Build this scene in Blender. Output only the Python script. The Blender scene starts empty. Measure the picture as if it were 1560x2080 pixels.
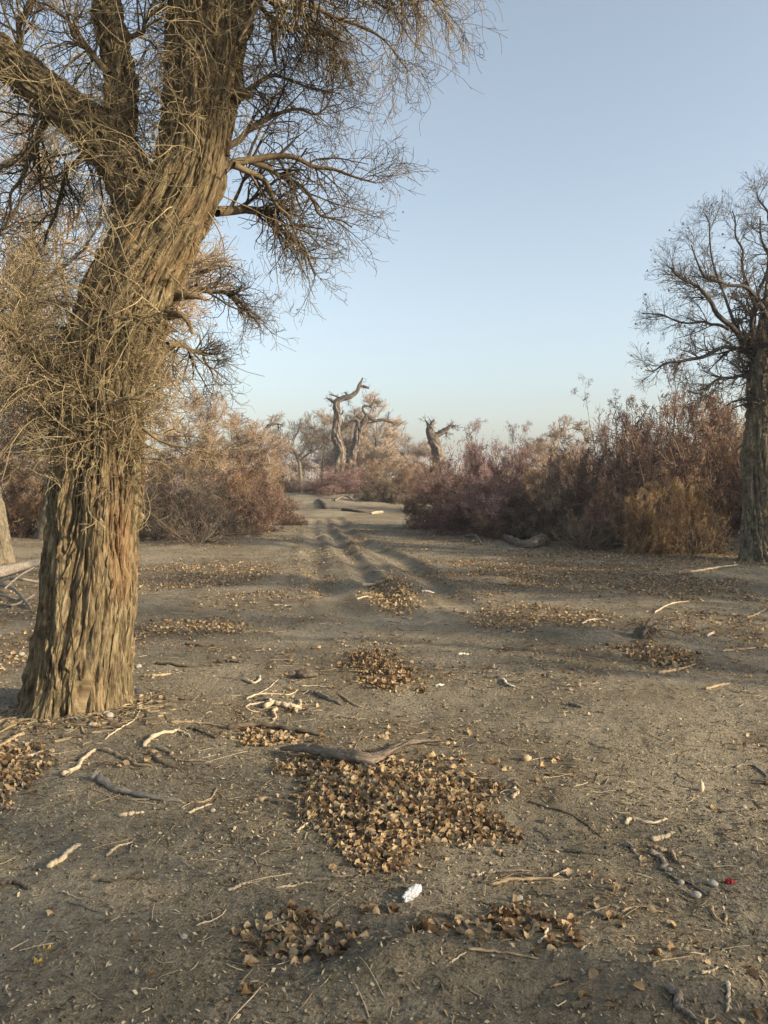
import bpy, math
import numpy as np
from mathutils import Vector, Matrix

C = bpy.context.scene.collection
R = math.radians
# ------------------------------------------------------------------ camera
F = 1632.0                       # focal length in pixels of the 1560 x 2080 photograph
CAM_H = 1.5
PITCH = R(-2.63)
cam_data = bpy.data.cameras.new('camera')
cam = bpy.data.objects.new('camera', cam_data); C.objects.link(cam)
cam.location = (0, 0, CAM_H)
cam.rotation_euler = (R(90) + PITCH, 0, 0)
cam_data.sensor_fit = 'VERTICAL'; cam_data.sensor_height = 36.0
cam_data.lens = F / 2080 * 36.0
cam_data.clip_start = 0.05; cam_data.clip_end = 4000
bpy.context.scene.camera = cam
# ------------------------------------------------------------------ light
SUN_EL, SUN_AZ = R(20), R(69)    # azimuth measured from behind the camera towards the right
s_dir = Vector((math.sin(SUN_AZ) * math.cos(SUN_EL), -math.cos(SUN_AZ) * math.cos(SUN_EL), math.sin(SUN_EL)))
sun_d = bpy.data.lights.new('sun', 'SUN'); sun_d.energy = 4.8; sun_d.angle = R(0.9); sun_d.color = (1.0, 0.83, 0.58)
sun = bpy.data.objects.new('sun', sun_d); C.objects.link(sun)
sun.rotation_euler = s_dir.to_track_quat('Z', 'Y').to_euler(); sun.location = (20, -10, 20)
world = bpy.data.worlds.new('World'); bpy.context.scene.world = world; world.use_nodes = True
wn = world.node_tree.nodes; wl = world.node_tree.links; wn.clear()
sky = wn.new('ShaderNodeTexSky'); sky.sky_type = 'NISHITA'; sky.sun_disc = False
sky.sun_elevation = SUN_EL
sky.sun_rotation = math.atan2(s_dir.x, s_dir.y)
sky.air_density = 1.0; sky.dust_density = 2.2; sky.ozone_density = 1.6; sky.altitude = 0
hsv = wn.new('ShaderNodeHueSaturation'); hsv.inputs['Saturation'].default_value = 0.62; hsv.inputs['Hue'].default_value = 0.490
bg = wn.new('ShaderNodeBackground'); bg.inputs[1].default_value = 0.15
wo = wn.new('ShaderNodeOutputWorld')
wl.new(sky.outputs[0], hsv.inputs['Color']); wl.new(hsv.outputs[0], bg.inputs[0]); wl.new(bg.outputs[0], wo.inputs[0])
vs = bpy.context.scene.view_settings
vs.view_transform = 'Standard'; vs.look = 'None'; vs.gamma = 1; vs.use_curve_mapping = False; vs.exposure = 0.75

rng = np.random.default_rng(7)
# ------------------------------------------------------------------ noise
def _hash(i, j, k, seed):
    n = (i * 73856093) ^ (j * 19349663) ^ (k * 83492791) ^ (seed * 2654435761 & 0x7fffffff)
    n = n & 0x7fffffff
    n = ((n >> 13) ^ n) * 1274126177 & 0x7fffffff
    n = ((n >> 15) ^ n) * 668265263 & 0x7fffffff
    return ((n >> 8) & 0xffff) / 65535.0
def noise(x, y, z=0.0, seed=0):
    x, y, z = np.broadcast_arrays(np.asarray(x, float), np.asarray(y, float), np.asarray(z, float))
    xi = np.floor(x).astype(np.int64); yi = np.floor(y).astype(np.int64); zi = np.floor(z).astype(np.int64)
    u = x - xi; v = y - yi; w = z - zi
    u = u*u*(3-2*u); v = v*v*(3-2*v); w = w*w*(3-2*w)
    r = 0
    for a in (0, 1):
        for b in (0, 1):
            for c in (0, 1):
                r = r + _hash(xi+a, yi+b, zi+c, seed) * (u if a else 1-u) * (v if b else 1-v) * (w if c else 1-w)
    return r
def fbm(x, y, z=0.0, seed=0, oct=3):
    s = 0; a = 0.5; t = 0
    for o in range(oct):
        s = s + a * noise(np.asarray(x)*2**o, np.asarray(y)*2**o, np.asarray(z)*2**o, seed+o); t += a; a *= 0.5
    return s / t
# ------------------------------------------------------------------ pixel rays
cp, sp = math.cos(PITCH), math.sin(PITCH)
def ray(px, py):
    u = (px - 780) / F; v = (1040 - py) / F
    return np.array([u, cp - v*sp, sp + v*cp])
def at(px, py, Y):
    """point in the place seen at a pixel of the photograph, Y metres ahead"""
    d = ray(px, py); t = Y / d[1]
    return np.array([0, 0, CAM_H]) + d*t
HOLLOWS = []
def seg_dist(x, y, pts):
    best = np.full(x.shape, 1e9)
    for a, b in zip(pts[:-1], pts[1:]):
        ab = b - a; L = ab @ ab
        t = np.clip(((x-a[0])*ab[0] + (y-a[1])*ab[1]) / L, 0, 1)
        d = np.hypot(x-a[0]-t*ab[0], y-a[1]-t*ab[1]); best = np.minimum(best, d)
    return best
def flat(px, py):
    d = ray(px, py); t = -CAM_H / d[2]; return np.array([d[0]*t, d[1]*t])
RUTS = [  # pixel path, half width (m), depth (m)
    ([(685, 1052), (700, 1075), (745, 1105), (815, 1140), (880, 1180), (945, 1225), (1030, 1275)], 0.19, 0.062),
    ([(662, 1052), (668, 1080), (705, 1125), (745, 1170), (800, 1225), (860, 1275), (900, 1310)], 0.16, 0.062),
    ([(640, 1055), (640, 1085), (636, 1130), (650, 1180), (690, 1225), (740, 1260)], 0.18, 0.04),
    ([(230, 1235), (420, 1225), (640, 1232), (860, 1258), (1100, 1270), (1400, 1275), (1600, 1262)], 0.35, 0.04),
    ([(230, 1130), (420, 1122), (560, 1118), (700, 1100)], 0.5, 0.04),
]
RUTW = [(np.array([flat(*p) for p in pts]), w, d) for pts, w, d in RUTS]
MOUNDS = []   # (x, y, rx, ry, h)
for px, py, rx, ry, hh in [(810, 1965, .26, .15, .095), (640, 1925, .30, .12, -.035), (560, 1330, .9, .5, .03), (1180, 1290, .5, .5, .07), (1320, 1290, .6, .3, .04),
                           (150, 1480, .8, .5, .05), (450, 2060, .5, .2, -.03), (1420, 2000, .4, .2, .03), (1500, 1900, .3, .15, -.03),
                           (300, 1790, .5, .12, .025), (1530, 1165, 1.8, .9, .14), (1310, 1345, .6, .25, -.04), (800, 1190, .3, .8, .04), (770, 1375, .4, .4, .03),
                           (1000, 1165, .9, .8, .04), (820, 1640, .55, .5, .03)]:
    p = flat(px, py); MOUNDS.append((p[0], p[1], rx, ry, hh))
for x, y, rx, ry, hh in [(-4.5, 37, 4, 1.8, .50), (1.2, 41, 3.5, 1.8, .42), (-2.5, 42, 3, 1.2, .35), (-.5, 35, 1.2, .6, .18), (-2.6, 34, 1.4, .7, .2), (1.0, 45, 1.6, .8, .3), (-1.2, 47, 2., .9, .35), (-2, 31, 4, 1.0, .12), (-3, 50, 6, 3, .35), (6, 44, 4, 2, .3), (-14, 24, 5, 3, .25), (14, 20, 4, 3, .25)]:
    MOUNDS.append((x, y, rx, ry, hh))
def rutmask(x, y):
    m = np.zeros(x.shape)
    for pts, w, d in RUTW[:4]:
        m = np.maximum(m, np.exp(-(seg_dist(x, y, pts)/w)**2))
    return m
def h(x, y):
    x = np.asarray(x, float); y = np.asarray(y, float)
    r = np.hypot(x, y)
    z = (fbm(x*.28+5, y*.28, 0, 3, 2)-.5)*.13 + (fbm(x*1.3, y*1.3, 0, 9, 2)-.5)*.05 + (fbm(x*5, y*5, 0, 14, 2)-.5)*.022
    z = z + (fbm(x*.07, y*.07, 0, 44, 2)-.5)*np.clip((r-15)/20, 0, 1)*.6
    near = np.clip((14-r)/8, 0, 1)
    z = z + (fbm(x*18, y*18, 0, 24, 2)-.5)*.012*near + (noise(x*45, y*45, 0, 27)-.5)*.006*np.clip((7-r)/4, 0, 1)
    for mx, my, rx, ry, hh in MOUNDS:
        q = ((x-mx)/rx)**2 + ((y-my)/ry)**2
        z = z + hh*np.exp(-q)*(0.75+0.5*fbm(x*3/rx, y*3/ry, 0, 5, 2))
    for pts, w, d in RUTW:
        q = seg_dist(x, y, pts)/w
        fd = np.clip((y-7.2)/4, 0, 1); fd = fd*fd*(3-2*fd); jag = .92+.16*noise(x*3, y*3, 0, 63)
        z = z - (d*np.exp(-q**2*1.3)*jag - d*.5*np.exp(-((q-1.55)/.42)**2)*(.4+.8*noise(x*2.5, y*2.5, 0, 61)))*fd
    return z - .02
def ground(px, py):
    d = ray(px, py); t = -CAM_H / d[2]
    for _ in range(12):
        z = float(h(d[0]*t, d[1]*t)); t = .5*t + .5*(z - CAM_H) / d[2]
    return np.array([d[0]*t, d[1]*t, float(h(d[0]*t, d[1]*t))])
# ------------------------------------------------------------------ object helpers
def link(name, me, parent=None):
    o = bpy.data.objects.new(name, me); C.objects.link(o)
    if parent is not None: o.parent = parent
    return o
def tag(o, label=None, cat=None, group=None, kind=None):
    if label: o['label'] = label
    if cat: o['category'] = cat
    if group: o['group'] = group
    if kind: o['kind'] = kind
    return o
def thing(name, label, cat, loc=(0, 0, 0), rz=0, group=None):
    o = bpy.data.objects.new(name, None); C.objects.link(o); o.empty_display_size = .1
    o.location = [float(v) for v in loc]; o.rotation_euler = (0, 0, rz)
    return tag(o, label, cat, group)
def mesh_np(name, V, faces, mat, tint=None, uv=None, smooth=True):
    """faces: list of (n,k) index arrays"""
    me = bpy.data.meshes.new(name)
    V = np.asarray(V, np.float32)
    me.vertices.add(len(V)); me.vertices.foreach_set('co', V.ravel())
    idx = np.concatenate([f.ravel() for f in faces]).astype(np.int32)
    tot = np.concatenate([np.full(len(f), f.shape[1], np.int32) for f in faces])
    st = np.zeros(len(tot), np.int32); st[1:] = np.cumsum(tot)[:-1]
    me.loops.add(len(idx)); me.loops.foreach_set('vertex_index', idx)
    me.polygons.add(len(tot)); me.polygons.foreach_set('loop_start', st); me.polygons.foreach_set('loop_total', tot)
    me.polygons.foreach_set('use_smooth', np.full(len(tot), smooth))
    if tint is not None:
        a = me.attributes.new('tint', 'FLOAT', 'POINT'); a.data.foreach_set('value', np.asarray(tint, np.float32))
    if uv is not None:
        l = me.uv_layers.new(name='uv'); l.data.foreach_set('uv', np.asarray(uv, np.float32)[idx].ravel())
    me.update(calc_edges=True)
    me.materials.append(mat)
    return me
# ------------------------------------------------------------------ materials
def nt(name):
    m = bpy.data.materials.new(name); m.use_nodes = True
    n = m.node_tree.nodes; l = m.node_tree.links
    b = n['Principled BSDF']; b.inputs['Roughness'].default_value = .9
    b.inputs['Specular IOR Level'].default_value = .15
    return m, n, l, b
def ramp(n, stops):
    r = n.new('ShaderNodeValToRGB'); e = r.color_ramp.elements
    while len(e) < len(stops): e.new(.5)
    for k, (p, c) in enumerate(stops): e[k].position = p; e[k].color = (*c, 1)
    return r
def tint_mat(name, stops, rnd=0.0, transl=0.0, noise_scale=0, rough=.9, bump=0):
    m, n, l, b = nt(name); b.inputs['Roughness'].default_value = rough
    at_ = n.new('ShaderNodeAttribute'); at_.attribute_name = 'tint'
    v = at_.outputs['Fac']
    if rnd:
        oi = n.new('ShaderNodeObjectInfo'); ma = n.new('ShaderNodeMath'); ma.operation = 'MULTIPLY_ADD'
        l.new(oi.outputs['Random'], ma.inputs[0]); ma.inputs[1].default_value = rnd; l.new(v, ma.inputs[2])
        fr = n.new('ShaderNodeMath'); fr.operation = 'PINGPONG'; fr.inputs[1].default_value = 1; l.new(ma.outputs[0], fr.inputs[0]); v = fr.outputs[0]
    if noise_scale:
        tc = n.new('ShaderNodeTexCoord'); nz = n.new('ShaderNodeTexNoise'); nz.inputs['Scale'].default_value = noise_scale; nz.inputs['Detail'].default_value = 4
        l.new(tc.outputs['Object'], nz.inputs[0])
        ad = n.new('ShaderNodeMath'); ad.operation = 'MULTIPLY_ADD'; ad.inputs[1].default_value = .9
        sb = n.new('ShaderNodeMath'); sb.operation = 'SUBTRACT'; sb.inputs[1].default_value = .45
        l.new(nz.outputs[0], ad.inputs[0]); l.new(v, ad.inputs[2]); l.new(ad.outputs[0], sb.inputs[0]); v = sb.outputs[0]
        if bump:
            bp = n.new('ShaderNodeBump'); bp.inputs['Strength'].default_value = .8; bp.inputs['Distance'].default_value = bump
            l.new(nz.outputs[0], bp.inputs['Height']); l.new(bp.outputs[0], b.inputs['Normal'])
    r = ramp(n, stops); l.new(v, r.inputs[0]); l.new(r.outputs[0], b.inputs['Base Color'])
    if transl:
        tr = n.new('ShaderNodeBsdfTranslucent'); l.new(r.outputs[0], tr.inputs[0])
        mx = n.new('ShaderNodeMixShader'); mx.inputs[0].default_value = transl
        l.new(b.outputs[0], mx.inputs[1]); l.new(tr.outputs[0], mx.inputs[2]); l.new(mx.outputs[0], n['Material Output'].inputs[0])
    return m
def bark_mat(name, c0, c1, c2, warm, warm_amt=.3, sc=1.0, bump=.03):
    m, n, l, b = nt(name)
    uvn = n.new('ShaderNodeUVMap'); uvn.uv_map = 'uv'
    def tex(sx, sy, scale, det, off=0):
        mp = n.new('ShaderNodeMapping'); mp.inputs['Scale'].default_value = (sx, sy, 1); mp.inputs['Location'].default_value = (off, off, 0)
        l.new(uvn.outputs[0], mp.inputs[0]); t = n.new('ShaderNodeTexNoise'); t.inputs['Scale'].default_value = scale*sc
        t.inputs['Detail'].default_value = det; t.inputs['Roughness'].default_value = .65; t.inputs['Distortion'].default_value = .4
        l.new(mp.outputs[0], t.inputs[0]); return t
    fib = tex(1, .13, 110, 6); mid = tex(1, .2, 26, 4, 3.1); big = tex(1, .5, 3.0, 3, 7.7)
    r = ramp(n, [(.37, c0), (.49, c1), (.60, c2)]); 
    mx = n.new('ShaderNodeMath'); mx.operation = 'MULTIPLY_ADD'; mx.inputs[1].default_value = .45
    h_ = n.new('ShaderNodeMath'); h_.operation = 'MULTIPLY'; h_.inputs[1].default_value = .55; l.new(mid.outputs[0], h_.inputs[0])
    l.new(fib.outputs[0], mx.inputs[0]); l.new(h_.outputs[0], mx.inputs[2]); l.new(mx.outputs[0], r.inputs[0])
    wr = ramp(n, [(.54, (0, 0, 0)), (.68, (warm_amt,)*3)]); l.new(big.outputs[0], wr.inputs[0])
    at_ = n.new('ShaderNodeAttribute'); at_.attribute_name = 'tint'
    am = n.new('ShaderNodeMath'); am.operation = 'ADD'; am.use_clamp = True
    l.new(wr.outputs[0], am.inputs[0]); l.new(at_.outputs['Fac'], am.inputs[1])
    mc = n.new('ShaderNodeMix'); mc.data_type = 'RGBA'; mc.inputs[7].default_value = (*warm, 1)
    l.new(am.outputs[0], mc.inputs[0]); l.new(r.outputs[0], mc.inputs[6])
    l.new(mc.outputs[2], b.inputs['Base Color'])
    bp = n.new('ShaderNodeBump'); bp.inputs['Strength'].default_value = 1; bp.inputs['Distance'].default_value = bump
    l.new(mx.outputs[0], bp.inputs['Height']); l.new(bp.outputs[0], b.inputs['Normal'])
    return m
M_bark = bark_mat('furrowed_bark', (.042, .031, .018), (.130, .100, .056), (.27, .215, .125), (.22, .10, .042), .25)
M_bark2 = bark_mat('grey_bark', (.06, .05, .036), (.145, .12, .082), (.25, .21, .14), (.30, .22, .11), .35, bump=.02)
M_dead = bark_mat('dead_wood', (.05, .04, .032), (.125, .10, .078), (.26, .215, .17), (.33, .27, .2), .4, sc=.16, bump=.12)
M_dead2 = bark_mat('dead_wood_near', (.05, .04, .032), (.125, .10, .078), (.26, .215, .17), (.33, .27, .2), .4, sc=.7, bump=.03)
M_twig = tint_mat('twig_bark', [(0, (.05, .04, .03)), (.4, (.135, .10, .06)), (1, (.36, .29, .165))])
M_twig_dk = tint_mat('twig_bark_grey', [(0, (.05, .045, .043)), (.5, (.13, .105, .08)), (1, (.30, .24, .16))])
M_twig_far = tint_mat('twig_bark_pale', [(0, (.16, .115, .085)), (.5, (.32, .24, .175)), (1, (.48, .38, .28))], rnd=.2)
M_stem = tint_mat('shrub_stem', [(0, (.06, .04, .03)), (.6, (.16, .12, .085)), (1, (.34, .27, .19))])
M_leaf = tint_mat('dry_leaf', [(0, (.065, .036, .019)), (.25, (.17, .098, .048)), (.55, (.30, .20, .105)), (.85, (.46, .345, .20)), (1, (.20, .16, .115))], rnd=1.0, transl=.12, noise_scale=25)
M_yleaf = tint_mat('yellow_leaf', [(0, (.55, .36, .06)), (1, (.62, .46, .12))], transl=.12)
M_litter = tint_mat('ground_crumbs', [(0, (.035, .025, .017)), (.3, (.12, .085, .05)), (.6, (.27, .22, .14)), (1, (.50, .42, .29))])
M_tam = {
 'brown': tint_mat('tamarisk_brown', [(0, (.070, .046, .038)), (.5, (.175, .112, .085)), (1, (.34, .23, .16))], transl=.2),
 'rose':  tint_mat('tamarisk_rose', [(0, (.10, .058, .052)), (.5, (.235, .14, .122)), (1, (.42, .28, .24))], transl=.2),
 'grey':  tint_mat('tamarisk_grey', [(0, (.055, .044, .036)), (.5, (.13, .105, .08)), (1, (.26, .21, .15))], transl=.2),
 'gold_lit':  tint_mat('tamarisk_gold_lit', [(0, (.10, .062, .032)), (.5, (.28, .18, .095)), (1, (.50, .36, .20))], transl=.2),  # golden plume colour, brightened to look sunlit
 'rust':  tint_mat('tamarisk_rust', [(0, (.10, .058, .036)), (.5, (.25, .155, .092)), (1, (.44, .31, .18))], transl=.2),
}
def wood_mat(name, lo, hi, sc=30):
    m, n, l, b = nt(name)
    tc = n.new('ShaderNodeTexCoord'); mp = n.new('ShaderNodeMapping'); uvn = n.new('ShaderNodeUVMap'); uvn.uv_map = 'uv'
    mp.inputs['Scale'].default_value = (1, .12, 1); l.new(uvn.outputs[0], mp.inputs[0])
    t = n.new('ShaderNodeTexNoise'); t.inputs['Scale'].default_value = sc*8; t.inputs['Detail'].default_value = 5; l.new(mp.outputs[0], t.inputs[0])
    t2 = n.new('ShaderNodeTexNoise'); t2.inputs['Scale'].default_value = sc; t2.inputs['Detail'].default_value = 3; l.new(tc.outputs['Object'], t2.inputs[0])
    a = n.new('ShaderNodeMath'); a.operation = 'MULTIPLY_ADD'; a.inputs[1].default_value = .5
    a2 = n.new('ShaderNodeMath'); a2.operation = 'MULTIPLY'; a2.inputs[1].default_value = .5; l.new(t2.outputs[0], a2.inputs[0])
    l.new(t.outputs[0], a.inputs[0]); l.new(a2.outputs[0], a.inputs[2])
    r = ramp(n, [(.36, lo), (.6, hi)]); l.new(a.outputs[0], r.inputs[0]); l.new(r.outputs[0], b.inputs['Base Color'])
    bp = n.new('ShaderNodeBump'); bp.inputs['Strength'].default_value = .9; bp.inputs['Distance'].default_value = .004
    l.new(t.outputs[0], bp.inputs['Height']); l.new(bp.outputs[0], b.inputs['Normal'])
    return m
M_wood = {'pale': wood_mat('bleached_wood', (.30, .235, .15), (.60, .50, .35)), 'tan': wood_mat('tan_wood', (.19, .135, .08), (.42, .32, .2)),
          'grey': wood_mat('grey_wood', (.11, .095, .078), (.29, .25, .20)), 'dark': wood_mat('dark_wood', (.045, .034, .025), (.155, .12, .085)),
          'white': wood_mat('white_wood', (.48, .42, .32), (.80, .73, .60))}
def plain(name, col, rough=.85):
    m, n, l, b = nt(name); b.inputs['Roughness'].default_value = rough
    tc = n.new('ShaderNodeTexCoord'); t = n.new('ShaderNodeTexNoise'); t.inputs['Scale'].default_value = 60; t.inputs['Detail'].default_value = 4
    l.new(tc.outputs['Object'], t.inputs[0]); r = ramp(n, [(.3, tuple(c*.75 for c in col)), (.7, tuple(min(1, c*1.1) for c in col))])
    l.new(t.outputs[0], r.inputs[0]); l.new(r.outputs[0], b.inputs['Base Color'])
    bp = n.new('ShaderNodeBump'); bp.inputs['Strength'].default_value = .5; bp.inputs['Distance'].default_value = .003
    l.new(t.outputs[0], bp.inputs['Height']); l.new(bp.outputs[0], b.inputs['Normal'])
    return m
M_stone = plain('pale_stone', (.33, .30, .25)); M_dstone = plain('dark_stone', (.06, .06, .062)); M_paper = plain('paper', (.52, .53, .56)); M_red = plain('red_wrapper', (.26, .02, .025), .5)
def ground_mat():
    m, n, l, b = nt('sandy_ground')
    tc = n.new('ShaderNodeTexCoord')
    def tex(scale, det, rough=.6, sx=1, sy=1):
        mp = n.new('ShaderNodeMapping'); mp.inputs['Scale'].default_value = (sx, sy, 1); l.new(tc.outputs['Object'], mp.inputs[0])
        t = n.new('ShaderNodeTexNoise'); t.inputs['Scale'].default_value = scale; t.inputs['Detail'].default_value = det; t.inputs['Roughness'].default_value = rough
        l.new(mp.outputs[0], t.inputs[0]); return t
    fine = tex(150, 5, .75); mid = tex(32, 5, .7); wide = tex(.9, 5, .6); med = tex(5, 5, .7)
    vor = n.new('ShaderNodeTexVoronoi'); vor.inputs['Scale'].default_value = 90; l.new(tc.outputs['Object'], vor.inputs['Vector'])
    col = ramp(n, [(.32, (.095, .076, .050)), (.5, (.255, .218, .155)), (.68, (.43, .375, .275))])
    a = n.new('ShaderNodeMath'); a.operation = 'MULTIPLY_ADD'; a.inputs[1].default_value = .55
    a2 = n.new('ShaderNodeMath'); a2.operation = 'MULTIPLY'; a2.inputs[1].default_value = .45; l.new(mid.outputs[0], a2.inputs[0])
    l.new(fine.outputs[0], a.inputs[0]); l.new(a2.outputs[0], a.inputs[2]); l.new(a.outputs[0], col.inputs[0])
    tone = ramp(n, [(.36, (.72, .70, .65)), (.60, (1.14, 1.14, 1.13))]); l.new(wide.outputs[0], tone.inputs[0])
    m1 = n.new('ShaderNodeMix'); m1.data_type = 'RGBA'; m1.blend_type = 'MULTIPLY'; m1.inputs[0].default_value = 1
    l.new(col.outputs[0], m1.inputs[6]); l.new(tone.outputs[0], m1.inputs[7])
    at_ = n.new('ShaderNodeAttribute'); at_.attribute_name = 'tint'      # litter cover
    lm = n.new('ShaderNodeMath'); lm.operation = 'MULTIPLY'; lr = ramp(n, [(.36, (0, 0, 0)), (.56, (1, 1, 1))]); l.new(med.outputs[0], lr.inputs[0])
    l.new(at_.outputs['Fac'], lm.inputs[0]); l.new(lr.outputs[0], lm.inputs[1])
    m2 = n.new('ShaderNodeMix'); m2.data_type = 'RGBA'; m2.inputs[7].default_value = (.165, .118, .072, 1)
    l.new(lm.outputs[0], m2.inputs[0]); l.new(m1.outputs[2], m2.inputs[6]); l.new(m2.outputs[2], b.inputs['Base Color'])
    hs = n.new('ShaderNodeMath'); hs.operation = 'MULTIPLY_ADD'; hs.inputs[1].default_value = .35
    l.new(fine.outputs[0], hs.inputs[0]); l.new(mid.outputs[0], hs.inputs[2])
    h2 = n.new('ShaderNodeMath'); h2.operation = 'MULTIPLY_ADD'; h2.inputs[1].default_value = .25; l.new(vor.outputs[0], h2.inputs[0]); l.new(hs.outputs[0], h2.inputs[2])
    bp = n.new('ShaderNodeBump'); bp.inputs['Strength'].default_value = 1; bp.inputs['Distance'].default_value = .034
    l.new(h2.outputs[0], bp.inputs['Height']); l.new(bp.outputs[0], b.inputs['Normal'])
    return m
M_ground = ground_mat()
# ------------------------------------------------------------------ tubes, vectorised over many twigs
def tubes(sets, sides=3):
    """sets: list of (P (N,S,3), R (N,S), T (N,)) -> V, faces, tint"""
    Vs, Fs, Ts, off = [], [], [], 0
    for P, Rd, T in sets:
        N, S, _ = P.shape
        if N == 0: continue
        t = np.empty_like(P); t[:, 1:-1] = P[:, 2:]-P[:, :-2]; t[:, 0] = P[:, 1]-P[:, 0]; t[:, -1] = P[:, -1]-P[:, -2]
        t /= np.linalg.norm(t, axis=2, keepdims=True)+1e-9
        ref = np.tile(np.array([.31, .77, .56]), (N, 1)); d0 = P[:, -1]-P[:, 0]; bad = np.abs(d0 @ np.array([.31, .77, .56])) > .9*np.linalg.norm(d0, axis=1)
        ref[bad] = (1, 0, .1)
        n1 = np.cross(t, ref[:, None, :]); n1 /= np.linalg.norm(n1, axis=2, keepdims=True)+1e-9
        n2 = np.cross(t, n1)
        a = np.arange(sides)*2*math.pi/sides
        V = P[:, :, None, :] + Rd[:, :, None, None]*(np.cos(a)[None, None, :, None]*n1[:, :, None, :] + np.sin(a)[None, None, :, None]*n2[:, :, None, :])
        base = off + (np.arange(N)*S*sides)[:, None, None]
        i = np.arange(S-1)[None, :, None]; j = np.arange(sides)[None, None, :]; jn = (j+1) % sides
        q = np.stack([base+i*sides+j, base+i*sides+jn, base+(i+1)*sides+jn, base+(i+1)*sides+j], -1).reshape(-1, 4)
        Vs.append(V.reshape(-1, 3)); Fs.append(q); Ts.append(np.repeat(T, S*sides)); off += N*S*sides
    return np.concatenate(Vs), [np.concatenate(Fs)], np.concatenate(Ts)
def unit(v): return v/(np.linalg.norm(v, axis=-1, keepdims=True)+1e-9)
def walk(start, d, L, steps, curl=1.0, wander=.2, bias=(0, 0, 0), rs=rng):
    """random curling lines: curl = radians of bend over the whole length"""
    N = len(start); P = np.empty((N, steps+1, 3)); P[:, 0] = start; d = unit(d)
    ax = unit(rs.normal(size=(N, 3))); c = rs.normal(0, curl, (N, 1))/steps
    bias = np.asarray(bias, float)
    for s in range(steps):
        d = unit(d + np.cross(ax, d)*c + rs.normal(0, wander, (N, 3)) + bias/steps)
        P[:, s+1] = P[:, s] + d*(L/steps)[:, None]
    return P
def branch_off(P, Rd, n, t0, t1, Lr, ang, steps, curl, wander, bias=(0, 0, 0), rr=.55, r_tip=.35, T=None, rs=rng, taper_len=True, rmin=.0008):
    """n children per parent line"""
    N, S, _ = P.shape
    k = np.repeat(np.arange(N), n); t = rs.uniform(t0, t1, N*n)
    f = t*(S-1); i = np.minimum(f.astype(int), S-2); w = (f-i)[:, None]
    st = P[k, i]*(1-w)+P[k, i+1]*w; tg = unit(P[k, i+1]-P[k, i])
    r = Rd[k, i]*(1-w[:, 0])+Rd[k, i+1]*w[:, 0]
    rd = unit(np.cross(tg, rs.normal(size=tg.shape)))
    a = rs.normal(ang, ang*.3, (N*n, 1)); d = tg*np.cos(a)+rd*np.sin(a)
    L = rs.uniform(Lr[0], Lr[1], N*n)*((1-.55*t) if taper_len else 1)
    Q = walk(st, d, L, steps, curl, wander, bias, rs)
    r0 = np.maximum(r*rr, rmin); RR = r0[:, None]*np.linspace(1, r_tip, steps+1)[None]
    RR = np.maximum(RR, rmin*.8)
    if T is None: TT = np.clip(rs.normal(.55, .22, N*n), 0, 1)
    else: TT = np.clip(T[k]+rs.normal(0, .15, N*n), 0, 1)
    return Q, RR, TT
def spline(pts, n, closed=False):
    """Catmull-Rom through rows (any number of columns)"""
    p = np.asarray(pts, float); p = np.vstack([2*p[0]-p[1], p, 2*p[-1]-p[-2]])
    u = np.linspace(0, len(p)-3-1e-6, n); i = u.astype(int); t = (u-i)[:, None]
    a, b, c, d = p[i], p[i+1], p[i+2], p[i+3]
    return .5*((2*b)+(-a+c)*t+(2*a-5*b+4*c-d)*t**2+(-a+3*b-3*c+d)*t**3)
def frames(P):
    t = unit(np.gradient(P, axis=0)); n1 = np.empty_like(t)
    v = np.cross(t[0], (0, 1, 0.2)); v /= np.linalg.norm(v); n1[0] = v
    for i in range(1, len(t)):
        v = n1[i-1]-t[i]*(n1[i-1] @ t[i]); n1[i] = v/np.linalg.norm(v)
    return t, n1, np.cross(t, n1)
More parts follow.
